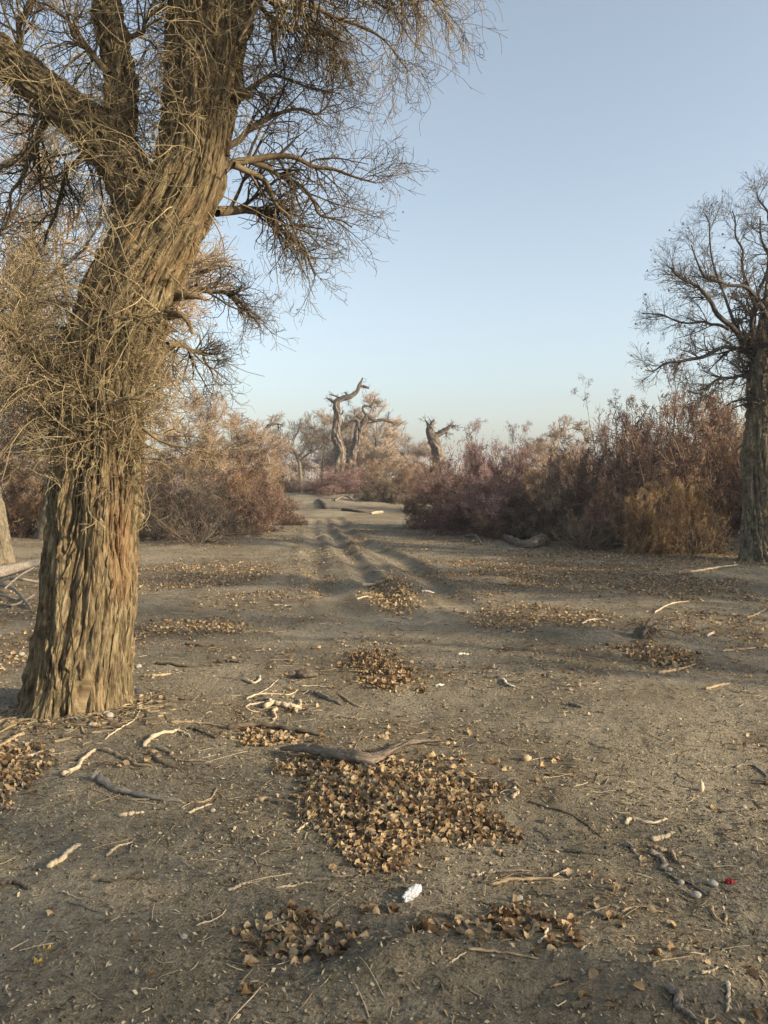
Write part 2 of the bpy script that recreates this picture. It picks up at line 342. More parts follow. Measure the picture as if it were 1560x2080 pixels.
def bark_tube(name, pts, nl, na, mat, depth=.02, freq=14., twist=.25, flute=.06, seed=1, butt=0, parent=None, stretch=6., close=True, tintf=None, knots=()):
    """a log with real furrows: pts rows x,y,z,r"""
    S = spline(pts, nl); P, rad = S[:, :3], S[:, 3]
    t, n1, n2 = frames(P)
    s = np.concatenate([[0], np.cumsum(np.linalg.norm(np.diff(P, axis=0), axis=1))])
    th = np.arange(na)*2*math.pi/na
    TH, SS = np.meshgrid(th, s); RR = np.repeat(rad[:, None], na, 1)
    # domain warp keeps the furrows wandering
    wv = (fbm(np.cos(TH)*1.5+3, np.sin(TH)*1.5, SS*1.1, seed+30, 2)-.5)
    th2 = TH+twist*SS+wv*.9
    Rm = rad.mean()
    cx, cy = np.cos(th2)*Rm*freq, np.sin(th2)*Rm*freq
    fl = fbm(np.cos(th2)*1.6, np.sin(th2)*1.6, SS*.5, seed, 2)-.5
    z1 = SS*freq/stretch + wv*2
    jx = (noise(cx*3.3, cy*3.3, z1*5, seed+21)-.5)*.42+(noise(cx*7, cy*7, z1*12, seed+22)-.5)*.2; jy = (noise(cx*3.3+50, cy*3.3, z1*5, seed+23)-.5)*.42
    a = noise(cx+7+jx, cy+7+jy, z1, seed+3); b_ = noise(cx*1.9+3+jx, cy*1.9+jy, z1*1.8, seed+5)
    c_ = fbm(cx*3.6, cy*3.6+9, z1*3.0, seed+8, 2)
    crack = np.exp(-(np.abs(a-.5)/.060)**2); crack2 = np.exp(-(np.abs(b_-.5)/.055)**2)*(.35+.4*noise(cx*.4, cy*.4, z1*.5, seed+6))
    plate = np.clip((a-.5)/.08, -1, 1)*.16+np.clip((b_-.5)/.1, -1, 1)*.13
    step = np.mod(SS*freq*.20+2.4*noise(cx*.9, cy*.9, z1*.6, seed+13), 1.0)
    rr = RR*(1+flute*2.2*fl) + depth*(plate-np.maximum(crack, crack2)+(c_-.5)*.5+(step-.5)*.22+.22)*np.clip(RR/Rm, .3, 1.2)
    if butt:
        bt = np.exp(-SS/.22)
        rr = rr + butt*bt*(.35+1.3*noise(np.cos(th2)*2.6+4, np.sin(th2)*2.6, SS*.8, seed+11))
    for kt, ks, kw, kh in knots:
        dd = ((np.angle(np.exp(1j*(TH-kt))))*RR)**2+(SS-ks)**2
        rr = rr + kh*np.exp(-dd/kw**2)*(.6+.8*noise(cx, cy, SS*9, seed+2))
    V = P[:, None, :]+rr[:, :, None]*(np.cos(TH)[:, :, None]*n1[:, None, :]+np.sin(TH)[:, :, None]*n2[:, None, :])
    V = V.reshape(-1, 3)
    i = np.arange(nl-1)[:, None]; j = np.arange(na)[None, :]; jn = (j+1) % na
    q = np.stack([i*na+j, i*na+jn, (i+1)*na+jn, (i+1)*na+j], -1).reshape(-1, 4)
    uv = np.stack([(th2*Rm), SS], -1).reshape(-1, 2)
    tint = np.zeros(len(V)) if tintf is None else tintf(TH, SS, V.reshape(nl, na, 3)).ravel()
    faces = [q]
    if close:
        e = len(V); V = np.vstack([V, P[0]-t[0]*.0, P[-1]+t[-1]*rad[-1]*.15]); uv = np.vstack([uv, [0, 0], [0, s[-1]]]); tint = np.append(tint, [0, 0])
        j = np.arange(na); jn = (j+1) % na
        faces += [np.stack([jn, j, np.full(na, e)], -1), np.stack([(nl-1)*na+j, (nl-1)*na+jn, np.full(na, e+1)], -1)]
    me = mesh_np(name, V, faces, mat, tint, uv)
    o = link(name, me, parent)
    return o, P, rad, V[:nl*na].reshape(nl, na, 3)
def bark_plates(P, V, parent, mat, width=.045, length=(.14, .42), height=.016, twist=.1, seed=1, s_max=None, tintf=None, sink=.010, fill=(.62, .98), warp=.9, skip=.08, name='bark_plates'):
    '''shaggy raised strips of bark laid along a log, each with its own edges and ragged ends'''
    rs = np.random.default_rng(seed); nl, na, _ = V.shape
    t, n1, n2 = frames(P)
    s = np.concatenate([[0], np.cumsum(np.linalg.norm(np.diff(P, axis=0), axis=1))]); smax = s_max or s[-1]
    Rg = np.linalg.norm(V-P[:, None], axis=2)
    k = max(1, na//60); Rg = sum(np.roll(Rg, q, 1) for q in range(-k, k+1))/(2*k+1)
    k2 = max(1, nl//120); pad = np.pad(Rg, ((k2, k2), (0, 0)), 'edge'); Rg = sum(pad[q:q+nl] for q in range(2*k2+1))/(2*k2+1)
    Rm = Rg.mean(); nc = int(2*math.pi*Rm/width); T0, S0_, LL = [], [], []
    for c in range(nc):
        q = -rs.uniform(0, length[1])
        while q < smax:
            L = rs.uniform(*length)
            if rs.uniform() > skip: T0.append((c+rs.uniform(-.22, .22))/nc*2*math.pi); S0_.append(q); LL.append(L)
            q += L*rs.uniform(.86, 1.04)
    T0, S0_, LL = map(np.array, (T0, S0_, LL)); N = len(T0); M = 9; u = np.linspace(0, 1, M)
    SS = S0_[:, None]+LL[:, None]*u[None]; SSc = np.clip(SS, 0, s[-1]*.999)
    wv = fbm(np.cos(T0)[:, None]*1.5+3, np.sin(T0)[:, None]*1.5, SSc*1.1, seed+30, 2)-.5
    TC = T0[:, None]-twist*SSc-wv*warp
    f = np.interp(SSc, s, np.arange(nl)); i0 = np.minimum(f.astype(int), nl-2); w0 = f-i0
    def atg(A): return A[i0]*(1-w0)[..., None]+A[i0+1]*w0[..., None]
    Pc, a1, a2 = atg(P), atg(n1), atg(n2)
    env = np.minimum(1, np.minimum(u, 1-u)*rs.uniform(3, 9, (N, 1)))**.7*(1+.25*np.sin(u[None]*rs.uniform(4, 14, (N, 1))+rs.uniform(0, 6, (N, 1))))
    W = width*rs.uniform(*fill, (N, 1))*env*(1+rs.normal(0, .13, (N, M)))*.5
    side = np.array([-1, -.86, -.3, .35, .88, 1]); K = len(side); hh = height*rs.uniform(.45, 1.3, (N, 1))
    prof = np.array([-1, .75, 1, 1.02, .72, -1])
    lateral = rs.normal(0, .10, (N, M))
    out = []; uv = []; tw = rs.normal(0, .25, (N, 1))
    for q in range(K):
        th = TC+((side[q]+lateral*(abs(side[q]) < .99))*W)/Rm + rs.normal(0, .05, (N, M))*width/Rm
        g = np.mod(th, 2*math.pi)/(2*math.pi)*na; j0 = g.astype(int) % na; j1 = (j0+1) % na; wj = g-np.floor(g)
        r = (Rg[i0, j0]*(1-wj)+Rg[i0, j1]*wj)
        lift = (hh*(prof[q]+tw*side[q]*(prof[q] > 0))*env*(1+rs.normal(0, .16, (N, M)))) if prof[q] > 0 else -sink*np.ones((N, M))
        r = r+lift
        out.append(Pc+r[..., None]*(np.cos(th)[..., None]*a1+np.sin(th)[..., None]*a2)); uv.append(np.stack([th*Rm+seed, SS+T0[:, None]*3], -1))
    Vv = np.stack(out, 2); UV = np.stack(uv, 2).reshape(-1, 2)
    base = (np.arange(N)*M*K)[:, None, None]; i = np.arange(M-1)[None, :, None]; j = np.arange(K-1)[None, None]
    Fq = np.stack([base+i*K+j, base+i*K+j+1, base+(i+1)*K+j+1, base+(i+1)*K+j], -1).reshape(-1, 4)
    tint = np.zeros(N*M*K) if tintf is None else tintf(None, None, Vv.reshape(1, -1, 3)).ravel()
    o = link(name, mesh_np(name, Vv.reshape(-1, 3), [Fq], mat, tint, UV, smooth=False), parent); o['kind'] = 'stuff'
    return o
def local(pts, org):
    p = np.array(pts, float); p[:, :3] -= org; return p
# ------------------------------------------------------------------ ground sheet
ys = [-60, -40, -25, -15, -9, -6, -4, -2.6, -1.6, -.8, -.2, .3, .7]
y = 1.0
while y < 30: ys.append(y); y *= 1.0095
while y < 700: ys.append(y); y *= 1.045
ys = np.array(ys)
g = np.concatenate([-np.geomspace(.62, 2.2, 26)[::-1], np.linspace(-.6, .6, 330), np.geomspace(.62, 2.2, 26)])
Yg, Gg = np.meshgrid(ys, g, indexing='ij')
Xg = Gg*(np.sqrt(Yg**2+1)+.3)
LITTER = [  # pixel ellipses of fallen leaves: cx, cy, rx, ry, density
    (800, 1650, 230, 120, 1.0), (765, 1355, 85, 45, 1.0), (800, 1195, 70, 40, .9), (1150, 1165, 300, 30, 1.0), (1330, 1190, 220, 30, 1.0), (1110, 1250, 180, 30, 1.0),
    (1470, 1265, 190, 32, .7), (1350, 1322, 80, 20, 1.0), (400, 1165, 200, 28, .9), (360, 1265, 180, 26, .95), (500, 1215, 140, 20, .6), (25, 1570, 60, 60, 1.0), (640, 1915, 110, 40, .9), (1010, 1890, 160, 50, .8),
    (1300, 1130, 330, 22, .8), (60, 1300, 110, 60, .7), (550, 1485, 100, 18, .9), (260, 1545, 120, 25, .4), (1330, 1745, 60, 20, .5), (430, 1080, 130, 12, .6),
    (760, 1310, 150, 30, .4), (940, 1090, 120, 20, .5), (650, 1190, 40, 26, .7), (60, 1230, 90, 40, .5), (1090, 1560, 90, 60, .35), (580, 1420, 130, 40, .35), (1060, 1800, 120, 30, .35), (722, 1110, 26, 32, .6), (612, 1165, 40, 60, .5), (960, 1175, 90, 40, .6), (840, 1110, 40, 26, .4), (150, 1478, 130, 16, .6), (290, 1420, 40, 20, .6)]
LIT = []
for cx, cy, rx, ry, dn in LITTER:
    c = flat(cx, cy); sx = rx/F*c[1]; y0 = flat(cx, cy-ry)[1] if cy-ry > 985 else c[1]*1.3; y1 = flat(cx, cy+ry)[1]
    LIT.append((c[0], (y0+y1)/2, sx, (y0-y1)/2, dn))
def litter(x, y):
    m = np.zeros(np.shape(x))
    for cx, cy, rx, ry, dn in LIT:
        q = ((x-cx-(y-cy)*0.0)/rx)**2+((y-cy)/ry)**2
        m = np.maximum(m, dn*np.clip(1.35-q-(.9*(fbm(x*3, y*3, 0, 77, 3)-.5)*2), 0, 1))
    b = np.clip((fbm(x*.9, y*.9, 0, 81, 3)-.50)*4, 0, .38)
    m = np.maximum(m, b*(1-rutmask(x, y)))
    return m
Zg = h(Xg, Yg)
V = np.stack([Xg, Yg, Zg], -1).reshape(-1, 3)
ny, nx = Yg.shape
i = np.arange(ny-1)[:, None]; j = np.arange(nx-1)[None, :]
q = np.stack([i*nx+j, i*nx+j+1, (i+1)*nx+j+1, (i+1)*nx+j], -1).reshape(-1, 4)
me = mesh_np('ground', V, [q], M_ground, litter(Xg, Yg).ravel())
tag(link('ground', me), 'dry sandy ground with wheel ruts and fallen leaves', kind='structure')
# ------------------------------------------------------------------ ground cover: crumbs, bark bits, leaf litter
def scatter(n, y0, y1, wid=.58, power=1.0, rs=rng):
    u = rs.uniform(0, 1, n)
    if power == 1.0: Y = y0*(y1/y0)**u
    else: Y = (y0**power+u*(y1**power-y0**power))**(1/power)
    X = rs.uniform(-wid, wid, n)*Y*1.0+rs.normal(0, .05, n)
    return X, Y
def bits(n, y0, y1, l0, l1, asp, grow_d, seed, keep=None, tilt=.35, power=.4):
    rs = np.random.default_rng(seed)
    X, Y = scatter(n, y0, y1, power=power, rs=rs)
    if keep is not None:
        k = rs.uniform(0, 1, n) < keep(X, Y); X, Y = X[k], Y[k]
    n = len(X); Z = h(X, Y)
    L = rs.uniform(l0, l1, n)**1.0*(1+Y*grow_d); W = L*rs.uniform(asp[0], asp[1], n)
    a = rs.uniform(0, 2*math.pi, n); tz = rs.normal(0, tilt, n)
    d = np.stack([np.cos(a), np.sin(a), tz], -1); s = np.stack([-np.sin(a), np.cos(a), rs.normal(0, .5, n)], -1)
    c = np.stack([X, Y, Z+W*.35+.001], -1)
    up = np.array([0, 0, 1.])
    A = c-d*L[:, None]/2; B = c+s*W[:, None]/2+up*W[:, None]*.25; D = c-s*W[:, None]/2-up*W[:, None]*.1; E = c+d*L[:, None]/2
    Vv = np.stack([A, B, E, D], 1).reshape(-1, 3); b0 = np.arange(n)[:, None]*4
    Fc = np.concatenate([b0+[0, 3, 1], b0+[1, 3, 2]])
    return Vv, Fc, np.repeat(np.clip(rs.beta(1.4, 1.7, n), 0, 1), 4)
def bare(x, y): return np.clip(.25+1.3*(fbm(x*1.7, y*1.7, 0, 91, 3)-.25), .12, 1)*(1-.75*rutmask(x, y))
Vv, Fc, T = bits(280000, 1.6, 26, .004, .017, (.14, .5), .07, 31, bare, tilt=.45)
o = link('ground_crumbs', mesh_np('ground_crumbs', Vv, [Fc], M_litter, T, smooth=False)); tag(o, 'fine crumbs of bark, sand and broken twig covering the ground', 'ground litter', kind='stuff')
# short bent twigs
rs = np.random.default_rng(5)
X, Y = scatter(17000, 1.7, 26, power=.3, rs=rs)
k = rs.uniform(0, 1, len(X)) < np.clip(.25+litter(X, Y)*.6+(fbm(X*.8, Y*.8, 0, 17, 2)-.5)*2, .08, 1)*(1-.7*rutmask(X, Y)); X, Y = X[k], Y[k]
n = len(X); a = rs.uniform(0, 2*math.pi, n)
L = rs.gamma(2.0, .021, n)*(1+Y*.05)+.02
P = walk(np.stack([X, Y, h(X, Y)*0+.0], -1), np.stack([np.cos(a), np.sin(a), np.zeros(n)], -1), L, 4, .7, .08, rs=rs)
P[:, :, 2] = h(P[:, :, 0], P[:, :, 1])+np.abs(P[:, :, 2])*.35+.003
Rd = (rs.uniform(.0009, .0026, n)*(1+Y*.07))[:, None]*np.linspace(1, .6, 5)[None]
Vv, Fq, T = tubes([(P, Rd, np.clip(rs.beta(1.8, 1.6, n), 0, 1))])
o = link('twig_litter', mesh_np('twig_litter', Vv, Fq, M_litter, T)); tag(o, 'thin broken twigs strewn all over the sandy ground', 'twigs', kind='stuff')
rs = np.random.default_rng(71); n = 420; a = rs.uniform(math.pi*.95, math.pi*2.15, n); rr_ = .34+rs.gamma(1.6, .10, n)
tx, ty = at(150, 1440, 5.18)[0], 5.18
X_, Y_ = tx+np.cos(a)*rr_, ty+np.sin(a)*rr_; P = np.stack([X_, Y_, h(X_, Y_)+.004], -1); az = rs.uniform(0, 6.28, n)
P = walk(P, np.stack([np.cos(az), np.sin(az), np.zeros(n)], -1), rs.gamma(2, .03, n)+.02, 3, .4, .06, rs=rs); P[:, :, 2] = h(P[:, :, 0], P[:, :, 1])+.005
Vv, Fq, T = tubes([(P, rs.uniform(.002, .008, n)[:, None]*np.array([[.7, 1, .9, .5]]), rs.uniform(.15, .8, n))], 4)
tag(link('bark_debris', mesh_np('bark_debris', Vv, Fq, M_litter, T, smooth=False)), 'flakes of shed bark lying round the foot of the big trunk', 'bark debris', kind='stuff')
# ------------------------------------------------------------------ leaves
def leaf_shape(seed, n=9, cheap=False):
    rs = np.random.default_rng(seed)
    a = np.arange(n)*2*math.pi/n
    r = 1+.08*np.cos(a)+.08*rs.normal(size=n); r[0] *= 1.12
    o = np.stack([np.cos(a)*r*.5, np.sin(a)*r*.46, np.zeros(n)], -1); m = o*.55
    V = np.vstack([[0, 0, 0], m, o])
    ang = rs.uniform(0, math.pi); k = rs.uniform(.5, 1.7); c, s = math.cos(ang), math.sin(ang)
    u = V[:, 0]*c+V[:, 1]*s; w = V[:, 0]*s-V[:, 1]*c
    V[:, 2] = k*u*u*1.2-.25*k*w*w+rs.normal(0, .055, len(V))
    sc = 1-.4*np.minimum(1, k*np.abs(u)); V[:, 0] *= sc
    V[:, 2] -= V[:, 2].min()
    if cheap: return np.vstack([V[:1], V[1+n:]]), np.array([[0, 1+i, 1+(i+1) % n] for i in range(n)])
    f = []
    for i in range(n):
        j = (i+1) % n; f += [[0, 1+i, 1+j], [1+i, 1+n+i, 1+n+j], [1+i, 1+n+j, 1+j]]
    return V, np.array(f)
SH = [leaf_shape(s) for s in range(12)]
SHC = [leaf_shape(s, 7, True) for s in range(20, 30)]
leaf_me = [mesh_np('leaf', v, [f], M_leaf, np.zeros(len(v))) for v, f in SH]
yleaf_me = mesh_np('leaf', SH[3][0], [SH[3][1]], M_yleaf, np.full(len(SH[3][0]), .5))
def eul(a, b, c):
    ca, sa, cb, sb, cc, sc = np.cos(a), np.sin(a), np.cos(b), np.sin(b), np.cos(c), np.sin(c)
    M = np.empty((len(a), 3, 3))
    M[:, 0, 0] = cc*cb; M[:, 0, 1] = cc*sb*sa-sc*ca; M[:, 0, 2] = cc*sb*ca+sc*sa
    M[:, 1, 0] = sc*cb; M[:, 1, 1] = sc*sb*sa+cc*ca; M[:, 1, 2] = sc*sb*ca-cc*sa
    M[:, 2, 0] = -sb; M[:, 2, 1] = cb*sa; M[:, 2, 2] = cb*ca
    return M
def leaves_joined(P, size, rs, tilt=.5, SH=SH):
    Vs, Fs, Ts, off = [], [], [], 0
    k = rs.integers(0, len(SH), len(P))
    for v in range(len(SH)):
        q = P[k == v]; sz = size[k == v]; n = len(q)
        if not n: continue
        M = eul(rs.normal(0, tilt, n), rs.normal(0, tilt, n), rs.uniform(0, 6.28, n))
        X = np.einsum('nij,vj->nvi', M, SH[v][0])*sz[:, None, None]+q[:, None, :]
        m = len(SH[v][0]); Vs.append(X.reshape(-1, 3)); Fs.append((SH[v][1][None]+(off+np.arange(n)*m)[:, None, None]).reshape(-1, 3))
        Ts.append(np.repeat(rs.uniform(0, 1, n), m)); off += n*m
    return np.concatenate(Vs), [np.concatenate(Fs)], np.concatenate(Ts)
def inside(x, y, poly):
    c = np.zeros(x.shape, bool); n = len(poly)
    for i in range(n):
        (x1, y1), (x2, y2) = poly[i], poly[(i+1) % n]
        if y1 == y2: continue
        c ^= ((y1 > y) != (y2 > y)) & (x < (x2-x1)*(y-y1)/(y2-y1)+x1)
    return c
def leaf_pile(name, label, poly_px, n_obj, n_stuff, size, hump, seed, org_px, soft=.08):
    rs = np.random.default_rng(seed)
    poly = np.array([flat(*p) for p in poly_px]); lo, hi = poly.min(0)-.1, poly.max(0)+.1
    org = ground(*org_px); t = thing(name, label, 'leaf pile', org)
    ring = np.vstack([poly, poly[:1]])
    def pick(n):
        X = np.empty(0); Y = np.empty(0); E = np.empty(0)
        while len(X) < n:
            x = rs.uniform(lo[0], hi[0], n*4); y = rs.uniform(lo[1], hi[1], n*4)
            e = seg_dist(x, y, ring)*np.where(inside(x, y, poly), 1, -1) + (fbm(x*7, y*7, 0, seed, 2)-.5)*soft*2.5
            k = (e > 0) | (rs.uniform(0, 1, len(e)) < np.exp(e/.05)*.12)
            X = np.append(X, x[k]); Y = np.append(Y, y[k]); E = np.append(E, e[k])
        return X[:n], Y[:n], np.clip(E[:n]/.25, 0, 1)
    X, Y, E = pick(n_stuff)
    Z = h(X, Y)+rs.uniform(0, 1, n_stuff)*hump*E
    sz = size*rs.uniform(.45, 1.25, n_stuff)
    Vv, Fq, T = leaves_joined(np.stack([X, Y, Z], -1)-org, sz, rs, .6 if hump > .01 else .28)
    tag(link('leaf_litter', mesh_np('leaf_litter', Vv, Fq, M_leaf, T), t), kind='stuff')
    X, Y, E = pick(n_obj); Z = h(X, Y)+hump*E*rs.uniform(.75, 1.15, n_obj)
    for k in range(n_obj):
        o = link('leaf', leaf_me[rs.integers(0, len(SH))], t)
        o.location = (X[k]-org[0], Y[k]-org[1], Z[k]-org[2]); s = size*rs.uniform(.8, 1.3)
        o.scale = (s, s, s); tl = .5 if hump > .01 else .25; o.rotation_euler = (rs.normal(0, tl), rs.normal(0, tl), rs.uniform(0, 6.28))
    return t
leaf_pile('leaf_pile', 'largest heap of curled brown leaves, in the centre foreground below the grey branch',
          [(585, 1555), (640, 1535), (760, 1562), (850, 1572), (935, 1605), (1000, 1655), (1062, 1695), (1050, 1728), (930, 1735), (850, 1745), (800, 1772), (700, 1782), (668, 1720), (615, 1640)],
          300, 3000, .031, .045, 3, (800, 1650))
leaf_pile('leaf_pile', 'orange brown leaf heap in the middle distance with an upright twig in it',
          [(690, 1335), (760, 1318), (800, 1335), (830, 1360), (850, 1395), (800, 1400), (720, 1375)], 60, 520, .033, .05, 4, (765, 1362))
leaf_pile('leaf_pile', 'orange brown leaf heap at the left edge in front of the big trunk',
          [(-60, 1515), (20, 1510), (60, 1530), (68, 1580), (50, 1618), (10, 1640), (-80, 1640)], 110, 300, .034, .03, 5, (10, 1575))
leaf_pile('leaf_pile', 'loose drift of flat brown leaves near the bottom, left of the small sand hump',
          [(520, 1890), (600, 1880), (700, 1888), (745, 1905), (720, 1950), (650, 1970), (580, 1935)], 45, 45, .034, .004, 6, (640, 1920), .42)
leaf_pile('leaf_pile', 'scattered brown leaves near the bottom, right of the small sand hump',
          [(870, 1885), (960, 1880), (1080, 1855), (1170, 1850), (1200, 1885), (1120, 1920), (1000, 1940), (880, 1925)], 55, 50, .033, .004, 8, (1020, 1895), .42)
leaf_pile('leaf_pile', 'thin strip of dark leaves under the long brown plank of bark',
          [(455, 1490), (530, 1486), (640, 1500), (610, 1512), (500, 1510)], 50, 120, .036, .02, 9, (550, 1495))
leaf_pile('leaf_pile', 'small leaf patch in a hollow beside the low stump on the right',
          [(1230, 1310), (1330, 1312), (1420, 1322), (1410, 1340), (1310, 1338)], 50, 160, .045, .02, 10, (1330, 1322))
leaf_pile('leaf_pile', 'dull reddish leaf ridge between the wheel ruts',
          [(735, 1200), (800, 1170), (840, 1195), (850, 1230), (800, 1245), (765, 1230)], 0, 500, .05, .03, 12, (795, 1210))
# sparse leaves everywhere else, from the litter map
rs = np.random.default_rng(12)
X, Y = scatter(130000, 2.0, 26, wid=.62, power=.9, rs=rs); lm = litter(X, Y)
k = rs.uniform(0, 1, len(X)) < np.clip(lm**2.1*.95+.0025, 0, 1); X, Y = X[k], Y[k]; n = len(X)
if n > 34000: X, Y = X[:34000], Y[:34000]; n = 34000
L = .034*rs.uniform(.5, 1.25, n)*(1+np.clip(Y-6, 0, 30)*.02)
Vv, Fq, T = leaves_joined(np.stack([X, Y, h(X, Y)+.002], -1), L, rs, .45, SHC)
o = link('leaf_litter', mesh_np('leaf_litter', Vv, Fq, M_leaf, T)); tag(o, 'dry poplar leaves scattered thinly across the sand', 'leaf litter', kind='stuff')
# ------------------------------------------------------------------ the big poplar
BY = 5.18
ORG = ground(165, 1432)
def px_path(rows, Yf):
    """rows px, py, width in px [, extra depth]"""
    out = []
    for r in rows:
        Y = Yf+(r[3] if len(r) > 3 else 0); p = at(r[0], r[1], Y); out.append([*p, r[2]/2/F*Y])
    return np.array(out)
big = thing('poplar_tree', 'huge old poplar with furrowed bark and curly twigs filling the left of the view', 'tree', ORG)
trunk_rows = [(140, 1500, 215), (150, 1440, 200), (163, 1350, 196), (180, 1200, 192), (188, 1100, 182), (196, 1000, 178), (204, 900, 170), (214, 800, 168), (236, 700, 182),
              (260, 620, 180), (303, 530, 168), (342, 450, 162), (376, 370, 142), (394, 290, 126), (406, 200, 126), (417, 100, 140), (428, 0, 148), (436, -120, 140), (440, -300, 120), (450, -520, 90), (470, -800, 50)]
trunk_rows = [(a+(-8 if 420 < b < 830 else 0), b, c*(.93 if b > 330 else 1)) for a, b, c in trunk_rows]
tp = px_path(trunk_rows, BY)
def peel(TH, SS, V):
    z = V[:, :, 2]+ORG[2]; x = V[:, :, 0]+ORG[0]
    cx = np.interp(z, tp[:, 2], tp[:, 0]); side = np.clip((x-cx)/.2-.35, 0, 1)
    w = np.exp(-((z-1.05)/.42)**2)*.4+np.exp(-((z-2.95)/.5)**2)*.15+np.exp(-((z-1.7)/.15)**2)*.3
    return side*w*np.clip((fbm(x*14, V[:, :, 1]*14, z*2.2, 6, 2)-.42)*6, 0, 1)
_, tP, tR, tV = bark_tube('trunk', local(tp, ORG), 820, 370, M_bark, depth=.034, freq=21, twist=.10, flute=.075, seed=11, butt=.13, parent=big, stretch=15, tintf=peel,
                          knots=[(5.2, 2.55, .10, .06), (4.4, 2.5, .09, .05), (3.6, 2.55, .12, .07), (4.9, 3.3, .08, .03)])
bark_plates(tP, tV, big, M_bark, width=.044, length=(.25, .85), fill=(.5, 1.0), skip=.05, seed=11, twist=.10, s_max=5.6, tintf=peel)
bark_plates(tP, tV, big, M_bark, width=.022, length=(.12, .45), height=.021, seed=12, twist=.10, s_max=5.6, tintf=peel, skip=.62, fill=(.5, 1.0), name='bark_slivers')
LIMBS = [('limb', [(330, 450, 120, -.02), (285, 400, 105, -.02), (245, 330, 92), (195, 268, 84), (130, 218, 76), (60, 160, 66), (-20, 100, 60), (-120, 60, 50), (-260, 0, 36)], 'long crooked limb reaching up to the left'),
         ('limb', [(250, 335, 66, .02), (238, 270, 58), (246, 200, 52), (236, 110, 48), (214, 0, 46), (205, -100, 40), (190, -260, 26)], 'upright limb rising from the crooked one'),
         ('limb', [(165, 860, 60, -.10), (130, 800, 36, -.16), (85, 735, 30, -.2), (40, 690, 27, -.25), (-10, 640, 24, -.3), (-80, 600, 18, -.3)], 'pale low limb at the left edge')]
limbP = []
for k, (nm, rows, lab) in enumerate(LIMBS):
    p = px_path(rows, BY)
    o, a_, b_, v_ = bark_tube(nm, local(p, ORG), 300, 110, M_bark, depth=.032 if k < 2 else .008, freq=26, twist=.6, flute=.12, seed=40+k, parent=big, stretch=5)
    o['label'] = lab; limbP.append((a_, b_, v_))
    if k < 2: bark_plates(a_, v_, o, M_bark, width=.034, length=(.08, .25), height=.014, seed=60+k, twist=.6)
for rows, lab in [([(470, 190, 26), (488, 192, 24, -.05), (500, 190, 16, -.08), (513, 196, 8, -.1)], None), ([(340, 640, 20, -.1), (368, 640, 13, -.2), (382, 655, 8, -.22), (390, 678, 4, -.24)], None),
                  ([(360, 600, 22), (385, 602, 12, -.05), (410, 605, 7, -.05)], None), ([(270, 410, 24, -.25), (285, 395, 17, -.32), (298, 380, 9, -.36)], None),
                  ([(555, 40, 10, .1), (555, 90, 8, .1), (560, 130, 5, .1)], None)]:
    bark_tube('broken_stub', local(px_path(rows, BY), ORG), 30, 16, M_bark, depth=.004, freq=30, seed=5, parent=big, stretch=4)
# main boughs that carry the fine crown
BOUGHS = [
    [(455, 345, 18), (500, 330, 15, .1), (560, 318, 12, .15), (635, 335, 9, .2), (700, 355, 6, .2), (765, 372, 3, .2)],
    [(460, 300, 14), (500, 272, 12, .1), (550, 235, 9, .2), (600, 227, 6, .2), (650, 235, 4, .2), (690, 212, 2.5, .2)],
    [(500, 325, 12, .1), (560, 345, 10, .2), (610, 385, 8, .3), (645, 428, 6, .3), (685, 446, 4, .3), (715, 462, 3, .3)],
    [(440, 430, 22, .2), (500, 425, 16, .4), (560, 450, 11, .5), (610, 500, 7, .5), (640, 560, 4, .5)],
    [(475, 335, 14), (530, 360, 10, .2), (570, 420, 7, .2), (600, 460, 5, .2), (650, 500, 3, .2)],
    [(480, 200, 12), (520, 170, 9, .1), (570, 160, 7, .1), (640, 180, 4, .1), (690, 190, 2, .1)],
    [(380, 600, 14, .2), (430, 592, 10, .4), (475, 605, 7, .5), (510, 635, 4, .5), (530, 665, 2.5, .5)],
    [(340, 700, 14, .3), (378, 698, 10, .5), (408, 718, 7, .6), (430, 748, 4, .6), (445, 782, 2.5, .6)],
    [(500, -60, 26), (580, -70, 18, -.1), (680, -50, 14, -.2), (760, -30, 10, -.3), (840, -10, 7, -.3), (890, 10, 3, -.3)],
    [(500, -30, 20, .2), (560, 5, 14, .3), (640, 20, 10, .3), (720, 50, 7, .3), (790, 90, 4, .3), (825, 140, 2, .3)],
    [(500, -130, 30, -.2), (600, -160, 24, -.4), (720, -140, 18, -.6), (820, -100, 12, -.6), (885, -50, 6, -.6)],
    [(510, 0, 14), (545, 30, 10), (590, 60, 8), (640, 60, 5), (700, 90, 3)],
    [(120, 210, 20, .1), (90, 260, 14, .2), (60, 330, 10, .2), (30, 400, 6, .2), (10, 460, 3, .2)],
    [(60, 150, 16, .1), (40, 80, 12, .1), (60, 10, 9, .1), (90, -60, 6, .1)],
    [(235, 110, 14, .1), (280, 60, 10, .1), (320, 20, 7, .1), (340, -40, 4, .1)],
    [(220, 150, 14, -.1), (170, 90, 10, -.1), (130, 40, 7, -.1), (90, -10, 4, -.1)],
    [(190, 260, 14, .2), (150, 340, 10, .3), (110, 420, 7, .4), (90, 500, 4, .4)],
    [(60, 700, 12, -.2), (40, 640, 8, -.2), (50, 580, 5, -.2), (80, 540, 3, -.2)],
    [(100, 760, 12, -.2), (60, 790, 8, -.3), (20, 800, 5, -.3), (-20, 790, 3, -.3)],
    [(200, 830, 10, -.32), (250, 815, 9, -.36), (300, 795, 6, -.4), (325, 788, 3, -.4)],
    [(290, 870, 7, -.25), (340, 900, 5, -.25), (400, 915, 4, -.2), (450, 925, 2, -.2)],
]
rs = np.random.default_rng(101)
S0 = 9
BP, BR = [], []
